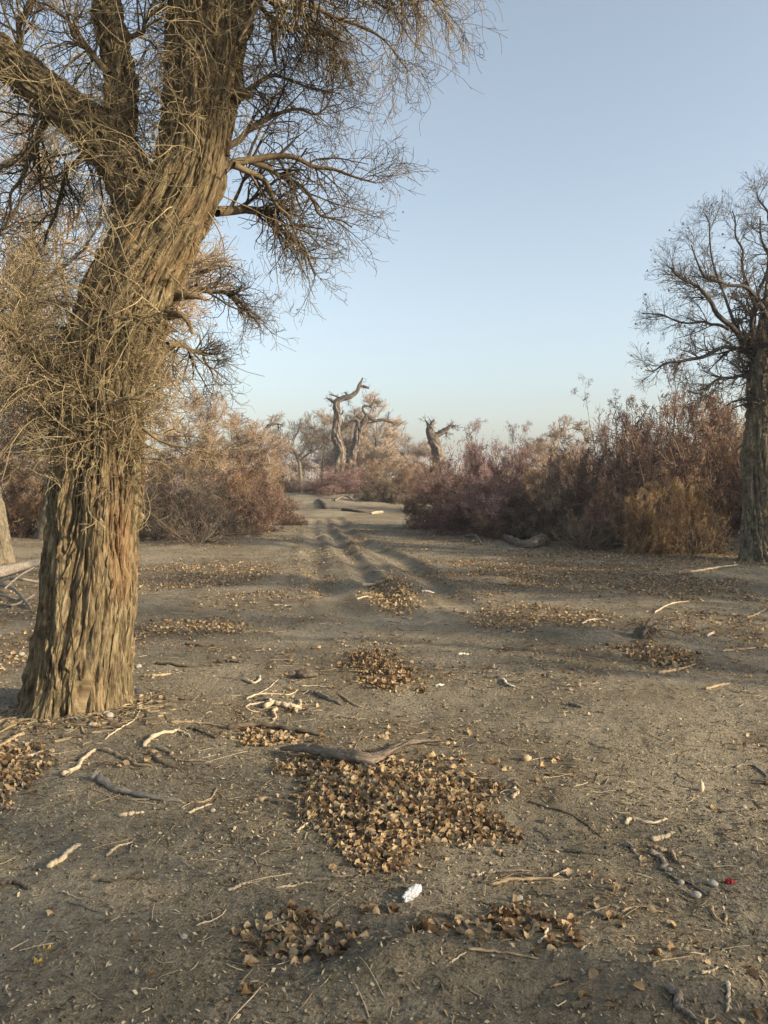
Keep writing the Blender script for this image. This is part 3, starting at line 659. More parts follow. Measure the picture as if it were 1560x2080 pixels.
for rows in BOUGHS:
    q = spline(px_path(rows, BY), S0); q[:, :3] -= ORG; q[1:-1, :3] += rs.normal(0, .012, (S0-2, 3))
    BP.append(q[:, :3]); BR.append(q[:, 3])
    Vv, Fq, T = tubes([(spline(q[:, :3], 26)[None], spline(q[:, 3:4], 26).T, np.array([.45]))], 7)
    link('bough', mesh_np('bough', Vv, Fq, M_twig, T), big)
BP = np.array(BP); BR = np.array(BR)
def crown(BP, BR, n1, n2, n3, L1, L2, L3, bias, rs, n4=0, T0=.5, seg=(8, 6, 4), rmin=.0015, curl=2.0, T=None):
    A = branch_off(BP, BR, n1, .08, 1., L1, .75, seg[0], curl*.7, .10, bias, .5, .4, T=T if T is not None else np.full(len(BP), T0), rs=rs, rmin=rmin*1.7)
    B = branch_off(*A[:2], n2, .1, 1., L2, .8, seg[1], curl, .13, bias, .6, .5, T=A[2], rs=rs, rmin=rmin*1.2)
    D = branch_off(*B[:2], n3, .1, 1., L3, .85, seg[2], curl*1.2, .16, bias, .7, .6, T=B[2], rs=rs, rmin=rmin)
    return [A, B, D]
sets = crown(BP[:3], BR[:3], 16, 6, 3, (.28, .8), (.18, .5), (.09, .24), (.2, 0, -.1), rs, T0=.2)  # right-hand twigs tinted darker so they look backlit against the sky
sets += crown(BP[3:6], BR[3:6], 17, 6, 4, (.25, .8), (.15, .5), (.08, .24), (.2, 0, -.1), rs, T0=.33)
sets += crown(BP[6:8], BR[6:8], 17, 7, 4, (.15, .5), (.12, .34), (.07, .2), (.1, 0, -.1), rs, T0=.3)
sets += crown(BP[8:12], BR[8:12], 19, 7, 4, (.3, .9), (.2, .55), (.1, .28), (.15, 0, -.8), rs, T0=.36)
sets += crown(BP[12:17], BR[12:17], 17, 6, 4, (.25, .8), (.15, .5), (.08, .24), (0, 0, -.2), rs, T0=.35)
sets += crown(BP[17:19], BR[17:19], 18, 6, 3, (.25, .6), (.15, .42), (.08, .24), (0, 0, -.1), rs, T0=.7)
sets += crown(BP[19:], BR[19:], 8, 4, 3, (.15, .4), (.12, .3), (.06, .18), (0, 0, -.2), rs, T0=.7)
Vv, Fq, T = tubes(sets)
link('crown_twigs', mesh_np('crown_twigs', Vv, Fq, M_twig, T), big)['kind'] = 'stuff'
# epicormic sprouts covering the bark
def sprouts(Vgrid, Pc, n, z0, z1, L, rs, dens=None, T0=.7, out=.9, bias=(0, 0, -.3)):
    nl, na, _ = Vgrid.shape
    a = rs.integers(0, na, n*6); i = rs.integers(0, nl, n*6); v = Vgrid[i, a]; z = v[:, 2]+ORG[2]
    k = (z > z0) & (z < z1)
    if dens is not None: k &= rs.uniform(0, 1, len(z)) < np.interp(z, dens[0], dens[1])
    nrm = unit(v-Pc[i]); k &= (nrm[:, 1] < .45); v, nrm = v[k][:n], nrm[k][:n]; m = len(v)
    d = nrm*out+rs.normal(0, .45, (m, 3)); LL = rs.gamma(2.5, 1, m)/2.5*L
    A = walk(v-nrm*.01, d, LL, 8, 1.8, .16, bias, rs); RA = np.maximum(rs.uniform(.0024, .0055, m)[:, None]*np.linspace(1, .4, 9)[None], .0016)
    TA = np.clip(rs.normal(T0, .18, m), 0, 1)
    B = branch_off(A, RA, 3, .15, 1, (L*.35, L*.95), .8, 6, 1.9, .16, bias, .65, .5, TA, rs, rmin=.0016)
    D = branch_off(*B[:2], 2, .2, 1, (L*.15, L*.5), .9, 4, 1.6, .18, bias, .7, .6, B[2], rs, rmin=.0014)
    return [(A, RA, TA), B, D]
rs = np.random.default_rng(55)
sets = sprouts(tV, tP, 820, 1.25, 4.8, .30, rs, ([1.2, 1.5, 1.75, 2.2, 2.5, 2.75, 3.2, 3.6, 4.2, 4.8], [.02, .35, 1, 1, .45, .15, .15, .3, .6, .6]))
sets += sprouts(limbP[0][2], limbP[0][0], 290, 0, 9, .28, rs, T0=.65)
sets += sprouts(limbP[1][2], limbP[1][0], 150, 0, 9, .24, rs, T0=.6)
sets += sprouts(limbP[2][2], limbP[2][0], 150, 0, 9, .26, rs, T0=.75)
Vv, Fq, T = tubes(sets)
link('sprouts', mesh_np('sprouts', Vv, Fq, M_twig, T), big)['kind'] = 'stuff'
# buds / dried catkins on the right-hand twigs
rs = np.random.default_rng(8)
ends = np.concatenate([s_[0][:, -1] for s_ in [crown(BP[:3], BR[:3], 10, 5, 2, (.25, .75), (.15, .42), (.07, .22), (0, 0, -.05), rs)[2]]])[:110]
Vs = []; Fs = []
for k, e in enumerate(ends):
    r = rs.uniform(.003, .007); c = np.array([[1, 0, 0], [-1, 0, 0], [0, 1, 0], [0, -1, 0], [0, 0, 1], [0, 0, -1]])*r+e
    Vs.append(c); Fs.append(np.array([[0, 2, 4], [2, 1, 4], [1, 3, 4], [3, 0, 4], [2, 0, 5], [1, 2, 5], [3, 1, 5], [0, 3, 5]])+6*k)
link('buds', mesh_np('buds', np.concatenate(Vs), [np.concatenate(Fs)], M_twig_dk, np.full(len(ends)*6, .05)), big)['kind'] = 'stuff'
# ------------------------------------------------------------------ generic bare poplars (three kinds), unit metres
def build_poplar(seed, H, spread, mat_twig, n=(9, 9, 8, 6), trunk_h=.3, lean=0., thick=.11, seg=(7, 5, 4, 2), rtw=.006, up=.9, T0=.5, wob=.12):
    rs = np.random.default_rng(seed)
    tr = [[0, 0, -.15, thick*1.35], [lean*.2, 0, H*trunk_h*.4, thick], [lean*.5+wob*rs.normal(), wob*rs.normal(), H*trunk_h, thick*.85], [lean+wob*rs.normal(), wob*rs.normal(), H*.55, thick*.5], [lean*1.3, 0, H*.8, thick*.2]]
    sp_ = spline(tr, 12)
    m = n[0]; t = rs.uniform(.33, .95, m); st = spline(tr, 101)[(t*100).astype(int), :3]
    az = np.arange(m)*2.4+rs.uniform(0, 1, m); el = rs.uniform(.25, 1.1, m)
    d = np.stack([np.cos(az)*np.cos(el)*spread, np.sin(az)*np.cos(el)*spread, np.sin(el)], -1)
    L = H*(.5-.22*t)*rs.uniform(.8, 1.2, m)
    A = walk(st, d, L, seg[0], .7, .12, (0, 0, .5*up), rs); RA = (thick*.42*(1.1-.6*t))[:, None]*np.linspace(1, .3, seg[0]+1)[None]; TA = np.full(m, T0*.7)
    B = branch_off(A, RA, n[1], .15, 1, (H*.12, H*.26), .7, seg[1], .9, .12, (0, 0, .5*up), .5, .4, TA, rs, rmin=rtw*1.6)
    D = branch_off(*B[:2], n[2], .1, 1, (H*.06, H*.15), .7, seg[2], 1.1, .15, (0, 0, .4*up), .6, .5, B[2]+.2, rs, rmin=rtw*1.1)
    E = branch_off(*D[:2], n[3], .1, 1, (H*.03, H*.085), .7, seg[3], 1.1, .15, (0, 0, .4*up), .7, .6, D[2], rs, rmin=rtw*.8)
    lv, lf, lt = tubes([(A, RA, TA)], 6); cv, cf, ct = tubes([B, D, E], 3)
    return {'trunk': tr, 'seed': seed, 'limbs': mesh_np('limbs', lv, lf, mat_twig, lt), 'crown': mesh_np('crown_twigs', cv, cf, mat_twig, ct), 'H': H}
def trunk_mesh(spec, mat):
    o, *_ = bark_tube('trunk', spec['trunk'], 70, 28, mat, depth=.02, freq=16, flute=.1, seed=spec['seed'], butt=.06, stretch=6)
    me = o.data; bpy.data.objects.remove(o); return me
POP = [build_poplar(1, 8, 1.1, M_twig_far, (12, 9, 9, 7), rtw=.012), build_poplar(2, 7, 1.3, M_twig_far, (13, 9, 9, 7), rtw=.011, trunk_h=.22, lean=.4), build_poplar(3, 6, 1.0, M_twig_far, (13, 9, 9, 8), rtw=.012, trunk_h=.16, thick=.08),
       build_poplar(4, 9, 1.2, M_twig, (11, 10, 9, 7), trunk_h=.25, thick=.16, lean=-.5, seg=(8, 6, 4, 3), rtw=.0035, T0=.5, up=.4)]
for p_ in POP: p_['tm'] = trunk_mesh(p_, M_bark2)
def put_tree(k, x, y, H, rz, label, group=None, name='poplar_tree', sxy=1.0):
    sp_ = POP[k]; s = H/sp_['H']; z = float(h(x, y))
    t = thing(name, label, 'tree', (x, y, z), rz, group); t.scale = (s*sxy, s*sxy, s)
    link('trunk', sp_['tm'], t); link('limbs', sp_['limbs'], t)
    link('crown_twigs', sp_['crown'], t)['kind'] = 'stuff'
    return t
def extent(*ms):
    v = []
    for m_ in ms:
        a_ = np.empty(len(m_.vertices)*3, np.float32); m_.vertices.foreach_get('co', a_); v.append(a_.reshape(-1, 3))
    v = np.concatenate(v); return float(np.percentile(v[:, 2], 98.3)), float(np.percentile(np.hypot(v[:, 0], v[:, 1]), 93))
for p_ in POP: p_['H'], p_['R'] = extent(p_['crown'])
def X(px, Y): return (px-780)/F*Y
def Htop(py, Y): return CAM_H+(965-py)/F*Y
GB = 'bare trees standing behind the shrubs'
TREES = [ # kind, px, Y, top py, rot, label, xy scale
    (3, 5, 14.2, 150, .3, 'bare tree with a straight tan trunk at the far left edge behind the deadwood', .9),
    (1, 90, 19, 380, 1.2, 'bare tree seen through the gap left of the big trunk', 1.2),
    (2, 70, 30, 720, 2.2, 'pale bare tree low between the left edge and the big trunk', 1.2),
    (0, 250, 24, 470, 2.6, 'bare tree hidden mostly behind the big trunk', 1.2),
    (2, 385, 31, 800, 0.4, 'pale tan bushy tree just right of the big trunk', 1.15),
    (2, 470, 33, 815, 1.7, 'tallest pale tan bare tree in the left thicket', 1.15),
    (1, 535, 44, 850, 2.9, 'bare tree at the right end of the left thicket', 1.1),
    (0, 655, 66, 850, 0.9, 'dark greyish bare tree left of the tall dead snag', 1.3),
    (0, 715, 70, 835, 4.4, 'bare crown between the two tallest dead snags', 1.2),
    (2, 765, 64, 815, 3.3, 'rounded tan bare tree behind the drooping dead snag', 1.2),
    (1, 812, 68, 858, 0.1, 'pale rounded bare tree nearest the gap of open sky', 1.3),
    (2, 1120, 42, 862, 5.0, 'pale fan shaped bare tree above the right thicket', 1.3),
    (1, 1180, 46, 880, 1.0, 'smaller pale bare tree right of the fan shaped one', 1.2),
    (2, 1465, 27, 815, 2.0, 'pale bare tree behind the right thicket beside the leaning trunk', 1.1),
    (1, 1560, 30, 800, 4.0, 'bare tree at the right edge behind the leaning trunk', 1.1),
]
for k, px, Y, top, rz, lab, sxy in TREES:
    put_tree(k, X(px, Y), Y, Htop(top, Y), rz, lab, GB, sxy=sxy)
# unseen trees added on the sun side to throw broken shade over the ground
for k, x, y, H, rz in [(3, 10.5, 3.6, 6.5, 1.), (3, 9.5, -3.2, 6.5, 2.), (3, 11.2, -2.0, 7., 4.), (1, 8.2, -4.0, 6., 3.), (1, 13.5, 6.5, 7, .2), (0, 17, 9, 7, 3.)]:
    put_tree(k, x, y, H, rz, 'unseen bare tree added for shade, right of the view', 'unseen shade trees on the right')
# slender young tree in the gap
def small_tree():
    Y = 54; org = ground(612, 1012); org = np.array([X(612, Y), Y, float(h(X(612, Y), Y))])
    t = thing('poplar_tree', 'slender crooked tree standing alone at the end of the track', 'tree', org)
    rows = [(613, 1025, 9), (611, 985, 7.5), (609, 950, 7), (604, 928, 6), (596, 915, 5), (592, 905, 4), (598, 885, 3)]
    o, *_ = bark_tube('trunk', local(px_path(rows, Y), org), 60, 14, M_bark2, depth=.02, freq=9, seed=3, parent=t)
    rs = np.random.default_rng(3)
    br = [[(604, 930, 5), (616, 915, 4), (625, 900, 3), (630, 885, 2)], [(596, 915, 4), (585, 900, 3), (575, 895, 2), (566, 893, 1.5)], [(594, 905, 4), (598, 888, 3), (604, 876, 2), (606, 868, 1.5)],
          [(606, 940, 4), (622, 925, 3), (640, 915, 2), (650, 905, 1.5)], [(600, 922, 4), (588, 918, 3), (578, 915, 2), (570, 918, 1.5)]]
    P = np.array([spline(px_path(b, Y), 6) for b in br]); P[:, :, :3] -= org
    P[:, :, 1] += np.linspace(0, 1, 6)[None]*rs.normal(0, .8, (5, 1))
    v, f, T = tubes([(P[:, :, :3], P[:, :, 3], np.full(5, .2))], 5); link('limbs', mesh_np('limbs', v, f, M_twig_dk, T), t)
    s_ = crown(P[:, :, :3], P[:, :, 3], 10, 7, 5, (.5, 1.5), (.4, .9), (.2, .5), (0, 0, .3), rs, rmin=.008, T0=.5, seg=(4, 3, 2), curl=.8)
    v, f, T = tubes(s_); link('crown_twigs', mesh_np('crown_twigs', v, f, M_twig_dk, T), t)['kind'] = 'stuff'
small_tree()
# ------------------------------------------------------------------ right-hand tree
def right_tree():
    Y = 14.4; org = ground(1532, 1138); Y = org[1]; rs = np.random.default_rng(21)
    t = thing('poplar_tree', 'dark bare tree with a twisted trunk and spreading crown cut by the right edge', 'tree', org)
    rows = [(1535, 1150, 62), (1535, 1120, 52), (1534, 1060, 45), (1537, 1000, 44), (1537, 950, 46), (1537, 900, 50), (1543, 850, 46), (1548, 790, 46), (1552, 730, 40), (1556, 670, 28), (1562, 600, 17), (1570, 530, 8), (1574, 480, 3)]
    _, a_, b_, v_ = bark_tube('trunk', local(px_path(rows, Y), org), 330, 90, M_bark2, depth=.075, freq=15, twist=.5, flute=.2, seed=17, butt=.08, parent=t, stretch=10)
    bark_plates(a_, v_, t, M_bark2, width=.055, length=(.15, .5), height=.028, seed=5, twist=.5, sink=.02, skip=.2)
    B = [[(1548, 740, 20), (1500, 682, 15), (1455, 635, 12, -.3), (1430, 599, 9, -.4), (1400, 575, 7, -.5), (1360, 545, 4, -.5)],
         [(1545, 720, 16), (1475, 706, 11), (1420, 722, 9), (1380, 735, 7), (1345, 745, 5), (1310, 752, 3)],
         [(1480, 668, 9, -.2), (1440, 652, 7, -.2), (1400, 652, 5, 0), (1350, 643, 4, .1), (1305, 632, 2.5, .2)],
         [(1552, 730, 18), (1530, 660, 12, .3), (1545, 600, 9, .5), (1558, 520, 7, .5), (1550, 440, 4, .5)],
         [(1540, 700, 14), (1525, 620, 10, -.2), (1518, 540, 7, -.3), (1500, 480, 5, -.3), (1490, 430, 3, -.3)],
         [(1500, 680, 9), (1475, 610, 7, .4), (1460, 550, 5, .5), (1440, 480, 4, .5), (1430, 440, 2.5, .5)],
         [(1560, 650, 16), (1530, 590, 10, -.7), (1480, 575, 8, -1), (1430, 560, 6, -1.2), (1400, 500, 3, -1.3)],
         [(1550, 780, 14), (1510, 765, 9), (1470, 770, 7), (1430, 790, 5), (1400, 800, 3)],
         [(1550, 700, 16, .2), (1600, 640, 12, .4), (1660, 580, 9, .5), (1700, 500, 5, .5)],
         [(1550, 700, 16, -.2), (1610, 690, 12, -.8), (1680, 680, 9, -1.2), (1740, 640, 5, -1.5)],
         [(1545, 740, 12, .4), (1520, 760, 8, 1.0), (1500, 720, 6, 1.5), (1470, 690, 4, 2.)],
         [(1570, 600, 12, .4), (1580, 500, 8, 0.6), (1560, 440, 6, .7), (1545, 395, 3, .7)]]
    P = np.array([spline(px_path(b, Y), 9) for b in B]); P[:, :, 3] *= .8; P[:, :, :3] -= org; P[:, 1:, :3] += rs.normal(0, .04, (len(B), 8, 3))
    for k in range(len(B)):
        v, f, T = tubes([(spline(P[k, :, :3], 22)[None], spline(P[k, :, 3:4], 22).T, np.array([.15]))], 7); link('bough', mesh_np('bough', v, f, M_twig_dk, T), t)
    s_ = crown(P[:, :, :3], P[:, :, 3], 15, 7, 5, (.3, .9), (.2, .6), (.12, .32), (-.15, 0, .2), rs, rmin=.0022, T0=.3, seg=(6, 5, 3), curl=1.1)
    # dense short growth round the fork
    q = px_path([(1545, 860, 40), (1548, 790, 40), (1545, 720, 30), (1530, 690, 20)], Y); q = spline(q, 9); q[:, :3] -= org
    s_ += crown(q[None, :, :3], q[None, :, 3]*.3, 80, 5, 4, (.25, .8), (.15, .45), (.1, .25), (0, 0, -.3), rs, rmin=.0028, T0=.3, seg=(6, 4, 3), curl=1.5)
    v, f, T = tubes(s_); link('crown_twigs', mesh_np('crown_twigs', v, f, M_twig_dk, T), t)['kind'] = 'stuff'
    ends = s_[2][0][:, -1]; ends = ends[rs.permutation(len(ends))[:520]]; ends = ends[(ends[:, 2] > 2.2) | (rs.uniform(0, 1, len(ends)) < .2)]
    v, f, T = leaves_joined(ends, np.full(len(ends), .04)*rs.uniform(.6, 1.3, len(ends)), rs, 1.5)
    me = mesh_np('clinging_leaves', v, f, M_leaf, T*.35+.1); link('clinging_leaves', me, t)['kind'] = 'stuff'
right_tree()
# ------------------------------------------------------------------ dead snags
def snag(label, Y, trunks, Yoff=0, mat=M_dead):
    b = trunks[0][0]; org = np.array([X(b[0], Y), Y, float(h(X(b[0], Y), Y))])
    t = thing('dead_tree', label, 'dead tree', org, group='dead snags above the shrubs'); rs = np.random.default_rng(int(b[0]))
    for k, rows in enumerate(trunks):
        p = px_path(rows, Y)
        if k == 0: p[0, 2] = min(p[0, 2], org[2]-.3)
        o_, a_, b_, v_ = bark_tube('trunk' if k == 0 else 'branch', local(p, org), 110 if k == 0 else 40, 30 if k == 0 else 12, mat, depth=.16 if k == 0 else .06, freq=5, twist=.4, flute=.25, seed=k+int(Y), parent=t, stretch=4)
        if k == 0: bark_plates(a_, v_, t, mat, width=.16, length=(.5, 1.5), height=.06, seed=3, twist=.4, sink=.05, skip=.3)
    # brittle twigs
    P = []; 
    for rows in trunks: 
        q = spline(px_path(rows, Y), 8); q[:, :3] -= org; P.append(q)
    P = np.array(P); A = branch_off(P[1:, :, :3], P[1:, :, 3], 9, .1, 1, (.15, .8), 1.1, 4, .8, .15, (0, 0, .0), .18, .4, np.full(len(P)-1, .25), rs, rmin=.012)
    Bq = branch_off(*A[:2], 3, .2, 1, (.1, .4), .8, 3, .8, .15, (0, 0, 0), .6, .5, A[2], rs, rmin=.009)
    v, f, T = tubes([A, Bq]); link('brittle_twigs', mesh_np('brittle_twigs', v, f, M_twig_dk, T), t)['kind'] = 'stuff'
def z5(pts, ox=480, oy=720, s=3.25): return [(ox+a/s, oy+b/s, w/s) for a, b, w in pts]
snag('tallest dead snag with one arm raised to the upper right', 58, [
    z5([(668, 860, 62), (676, 790, 56), (684, 650, 58), (660, 540, 54), (662, 470, 50), (668, 400, 46), (660, 340, 40), (658, 312, 34)]),
    z5([(662, 325, 34), (630, 302, 22), (605, 292, 12), (588, 286, 4)]), z5([(655, 318, 40), (700, 292, 38), (755, 276, 34), (795, 245, 26), (812, 205, 22), (826, 175, 12), (834, 152, 5)]),
    z5([(818, 205, 14), (848, 214, 12), (876, 222, 7)]), z5([(690, 290, 10), (650, 272, 8), (610, 264, 4)]), z5([(740, 278, 12), (728, 262, 9), (714, 250, 5)]), z5([(650, 370, 14), (640, 352, 8), (642, 340, 4)]),
    z5([(740, 285, 8), (742, 310, 6), (742, 335, 3)]), z5([(690, 400, 9), (702, 385, 6), (706, 370, 3)])])
snag('crooked dead snag with a drooping arm to the right and a hooked knob', 60, [
    z5([(735, 860, 70), (752, 730, 64), (775, 640, 50), (795, 560, 46), (805, 500, 44), (835, 462, 34), (855, 425, 30), (868, 398, 26)]),
    z5([(800, 500, 34), (806, 455, 30), (790, 434, 26), (765, 438, 18), (750, 460, 9), (748, 474, 4)]), z5([(862, 405, 24), (842, 375, 16), (838, 345, 15), (862, 338, 14), (888, 342, 12), (902, 318, 9), (910, 300, 5)]),
    z5([(902, 320, 7), (920, 314, 6), (938, 318, 3)]), z5([(862, 398, 28), (888, 418, 24), (918, 438, 22), (960, 430, 20), (1000, 438, 18), (1035, 448, 14), (1052, 468, 6)]),
    z5([(1000, 436, 9), (1004, 405, 7), (1010, 378, 3)]), z5([(930, 440, 9), (900, 448, 6), (870, 452, 3)]), z5([(885, 345, 7), (900, 360, 5), (905, 380, 3)])])
snag('stout forked dead snag standing alone in the gap of sky', 48, [
    z5([(1326, 860, 62), (1328, 760, 56), (1332, 680, 58), (1318, 600, 60), (1292, 550, 54), (1276, 505, 42), (1282, 468, 32)]),
    z5([(1280, 480, 38), (1292, 455, 28), (1308, 432, 14)]), z5([(1268, 475, 18), (1258, 450, 13), (1245, 431, 7)]), z5([(1305, 555, 46), (1335, 530, 40), (1370, 508, 34), (1400, 488, 26), (1418, 472, 10)]),
    z5([(1398, 490, 12), (1405, 470, 12), (1418, 472, 10), (1426, 492, 6)]), z5([(1300, 530, 14), (1285, 525, 8)]), z5([(1380, 510, 9), (1386, 530, 6), (1384, 545, 3)]), z5([(1420, 472, 4), (1440, 474, 3), (1462, 472, 2)])])
snag('small dead snag poking out of the left thicket', 46, [
    z5([(150, 760, 26), (165, 640, 24), (172, 560, 22), (186, 500, 20), (205, 475, 16), (222, 464, 14)]), z5([(218, 465, 14), (250, 458, 12), (280, 460, 9), (310, 467, 4)]),
    z5([(272, 460, 7), (279, 475, 6), (276, 496, 3)]), z5([(222, 464, 7), (232, 430, 5), (246, 406, 3)]), z5([(290, 460, 6), (294, 480, 3)])])
# ------------------------------------------------------------------ tamarisk shrubs
def build_shrub(seed, kind, H=3., Rr=2., n=(34, 7, 5), fl=16, dense=1.0, flen=(.05, .13), fw=.0075):
    rs = np.random.default_rng(seed); m = n[0]
    az = rs.uniform(0, 6.283, m); out = rs.uniform(.05, 1, m)**.7
    d = np.stack([np.cos(az)*out*Rr/H*1.8, np.sin(az)*out*Rr/H*1.8, np.full(m, 1.)-.62*out], -1)
    st = np.stack([np.cos(az)*.3*out*Rr*.5, np.sin(az)*.3*out*Rr*.5, np.full(m, -.05)], -1)
    du = unit(d); L = rs.uniform(.62, 1., m)*.9/np.sqrt((np.hypot(du[:, 0], du[:, 1])/Rr)**2+(du[:, 2]/H)**2)
    A = walk(st, d, L, 7, .9, .13, (0, 0, -.1), rs); RA = rs.uniform(.012, .03, m)[:, None]*np.linspace(1, .3, 8)[None]; TA = rs.uniform(.1, .8, m)
    B = branch_off(A, RA, n[1], .2, 1, (H*.10, H*.24), 1.05, 4, 1.1, .16, (0, 0, 0), .5, .4, TA, rs, rmin=.005, taper_len=False)
    cl = np.clip(np.repeat(rs.uniform(-.1, 1.1, m), n[1])*.65+rs.uniform(-.15, 1.15, m*n[1])*.35, 0, 1)      # plume tint
    D = branch_off(*B[:2], n[2], .15, 1, (H*.06, H*.15), 1.0, 3, 1.0, .16, (0, 0, 0), .6, .5, cl, rs, rmin=.003, taper_len=False)
    sv, sf, sT = tubes([(A, RA, TA), B], 3)
    # feathery sprigs
    P, _, T = D; N, S, _3 = P.shape; keep = rs.uniform(0, 1, N) < np.repeat(rs.uniform(.15, 1, m*n[1]), n[2])*dense
    P, T = P[keep], T[keep]; N = len(P); k = np.repeat(np.arange(N), fl); t = rs.uniform(0, 1, N*fl)**.8*(S-1)
    i = np.minimum(t.astype(int), S-2); w = (t-i)[:, None]; c = P[k, i]*(1-w)+P[k, i+1]*w; tg = unit(P[k, i+1]-P[k, i])
    dd = unit(tg*.3+rs.normal(0, .8, c.shape)+np.array([0, 0, .05])); FL = rs.uniform(*flen, N*fl)
    c = c+rs.normal(0, .035*H/3, c.shape)
    sd = unit(np.cross(dd, rs.normal(size=dd.shape)))*fw*rs.uniform(.6, 1.4, (N*fl, 1))
    bend = rs.normal(0, .15, dd.shape)*FL[:, None]
    V = np.stack([c-sd*.6, c+sd*.6, c+dd*FL[:, None]*.55+sd+bend*.4, c+dd*FL[:, None]+bend], 1).reshape(-1, 3); b0 = np.arange(N*fl)[:, None]*4
    Fc = np.concatenate([b0+[0, 1, 2], b0+[0, 2, 3]])
    Tf = np.clip(T[k]+rs.normal(0, .12, N*fl), 0, 1)
    zt = np.percentile(V[:, 2], 99)
    for a_ in (sv, V): a_[:, 2] = np.where(a_[:, 2] > zt, zt+(a_[:, 2]-zt)*.5, a_[:, 2])
    return {'stems': mesh_np('stems', sv, sf, M_stem, sT), 'fol': mesh_np('foliage', V, [Fc], M_tam[kind], np.repeat(Tf, 4), smooth=False), 'H': H, 'R': Rr}
SHR = {'brown': build_shrub(1, 'brown', n=(36, 8, 5), fl=44), 'brown2': build_shrub(2, 'brown', n=(34, 8, 5), fl=42), 'rose': build_shrub(3, 'rose', n=(34, 7, 5), fl=42, H=3.2, Rr=1.5),
       'grey': build_shrub(4, 'grey', n=(40, 8, 5), fl=40, Rr=2.2, H=2.6), 'rust': build_shrub(5, 'rust', n=(32, 8, 5), fl=42, H=2.6, Rr=1.8), 'gold_lit': build_shrub(7, 'gold_lit', n=(32, 8, 5), fl=40, H=2.6, Rr=1.8), 'thin': build_shrub(6, 'grey', n=(46, 8, 4), fl=5, H=2.2, Rr=2.0)}
for s_ in SHR.values(): s_['H'], s_['R'] = extent(s_['fol'])
def put_shrub(kind, px, Y, top, wpx, rz, label, group):
    s = SHR[kind]; x = X(px, Y); z = float(h(x, Y)); Hm = Htop(top, Y)-z; W = wpx/F*Y/2
    t = thing('tamarisk_shrub', label, 'shrub', (x, Y, z), rz, group); sx = W/(s['R']*.95); sz = Hm/s['H']; sx = max(sx*1.05, .50*sz); t.scale = (sx, sx, sz)
    link('stems', s['stems'], t); link('foliage', s['fol'], t)['kind'] = 'stuff'
    return t
GS = 'tamarisk shrubs around the clearing'
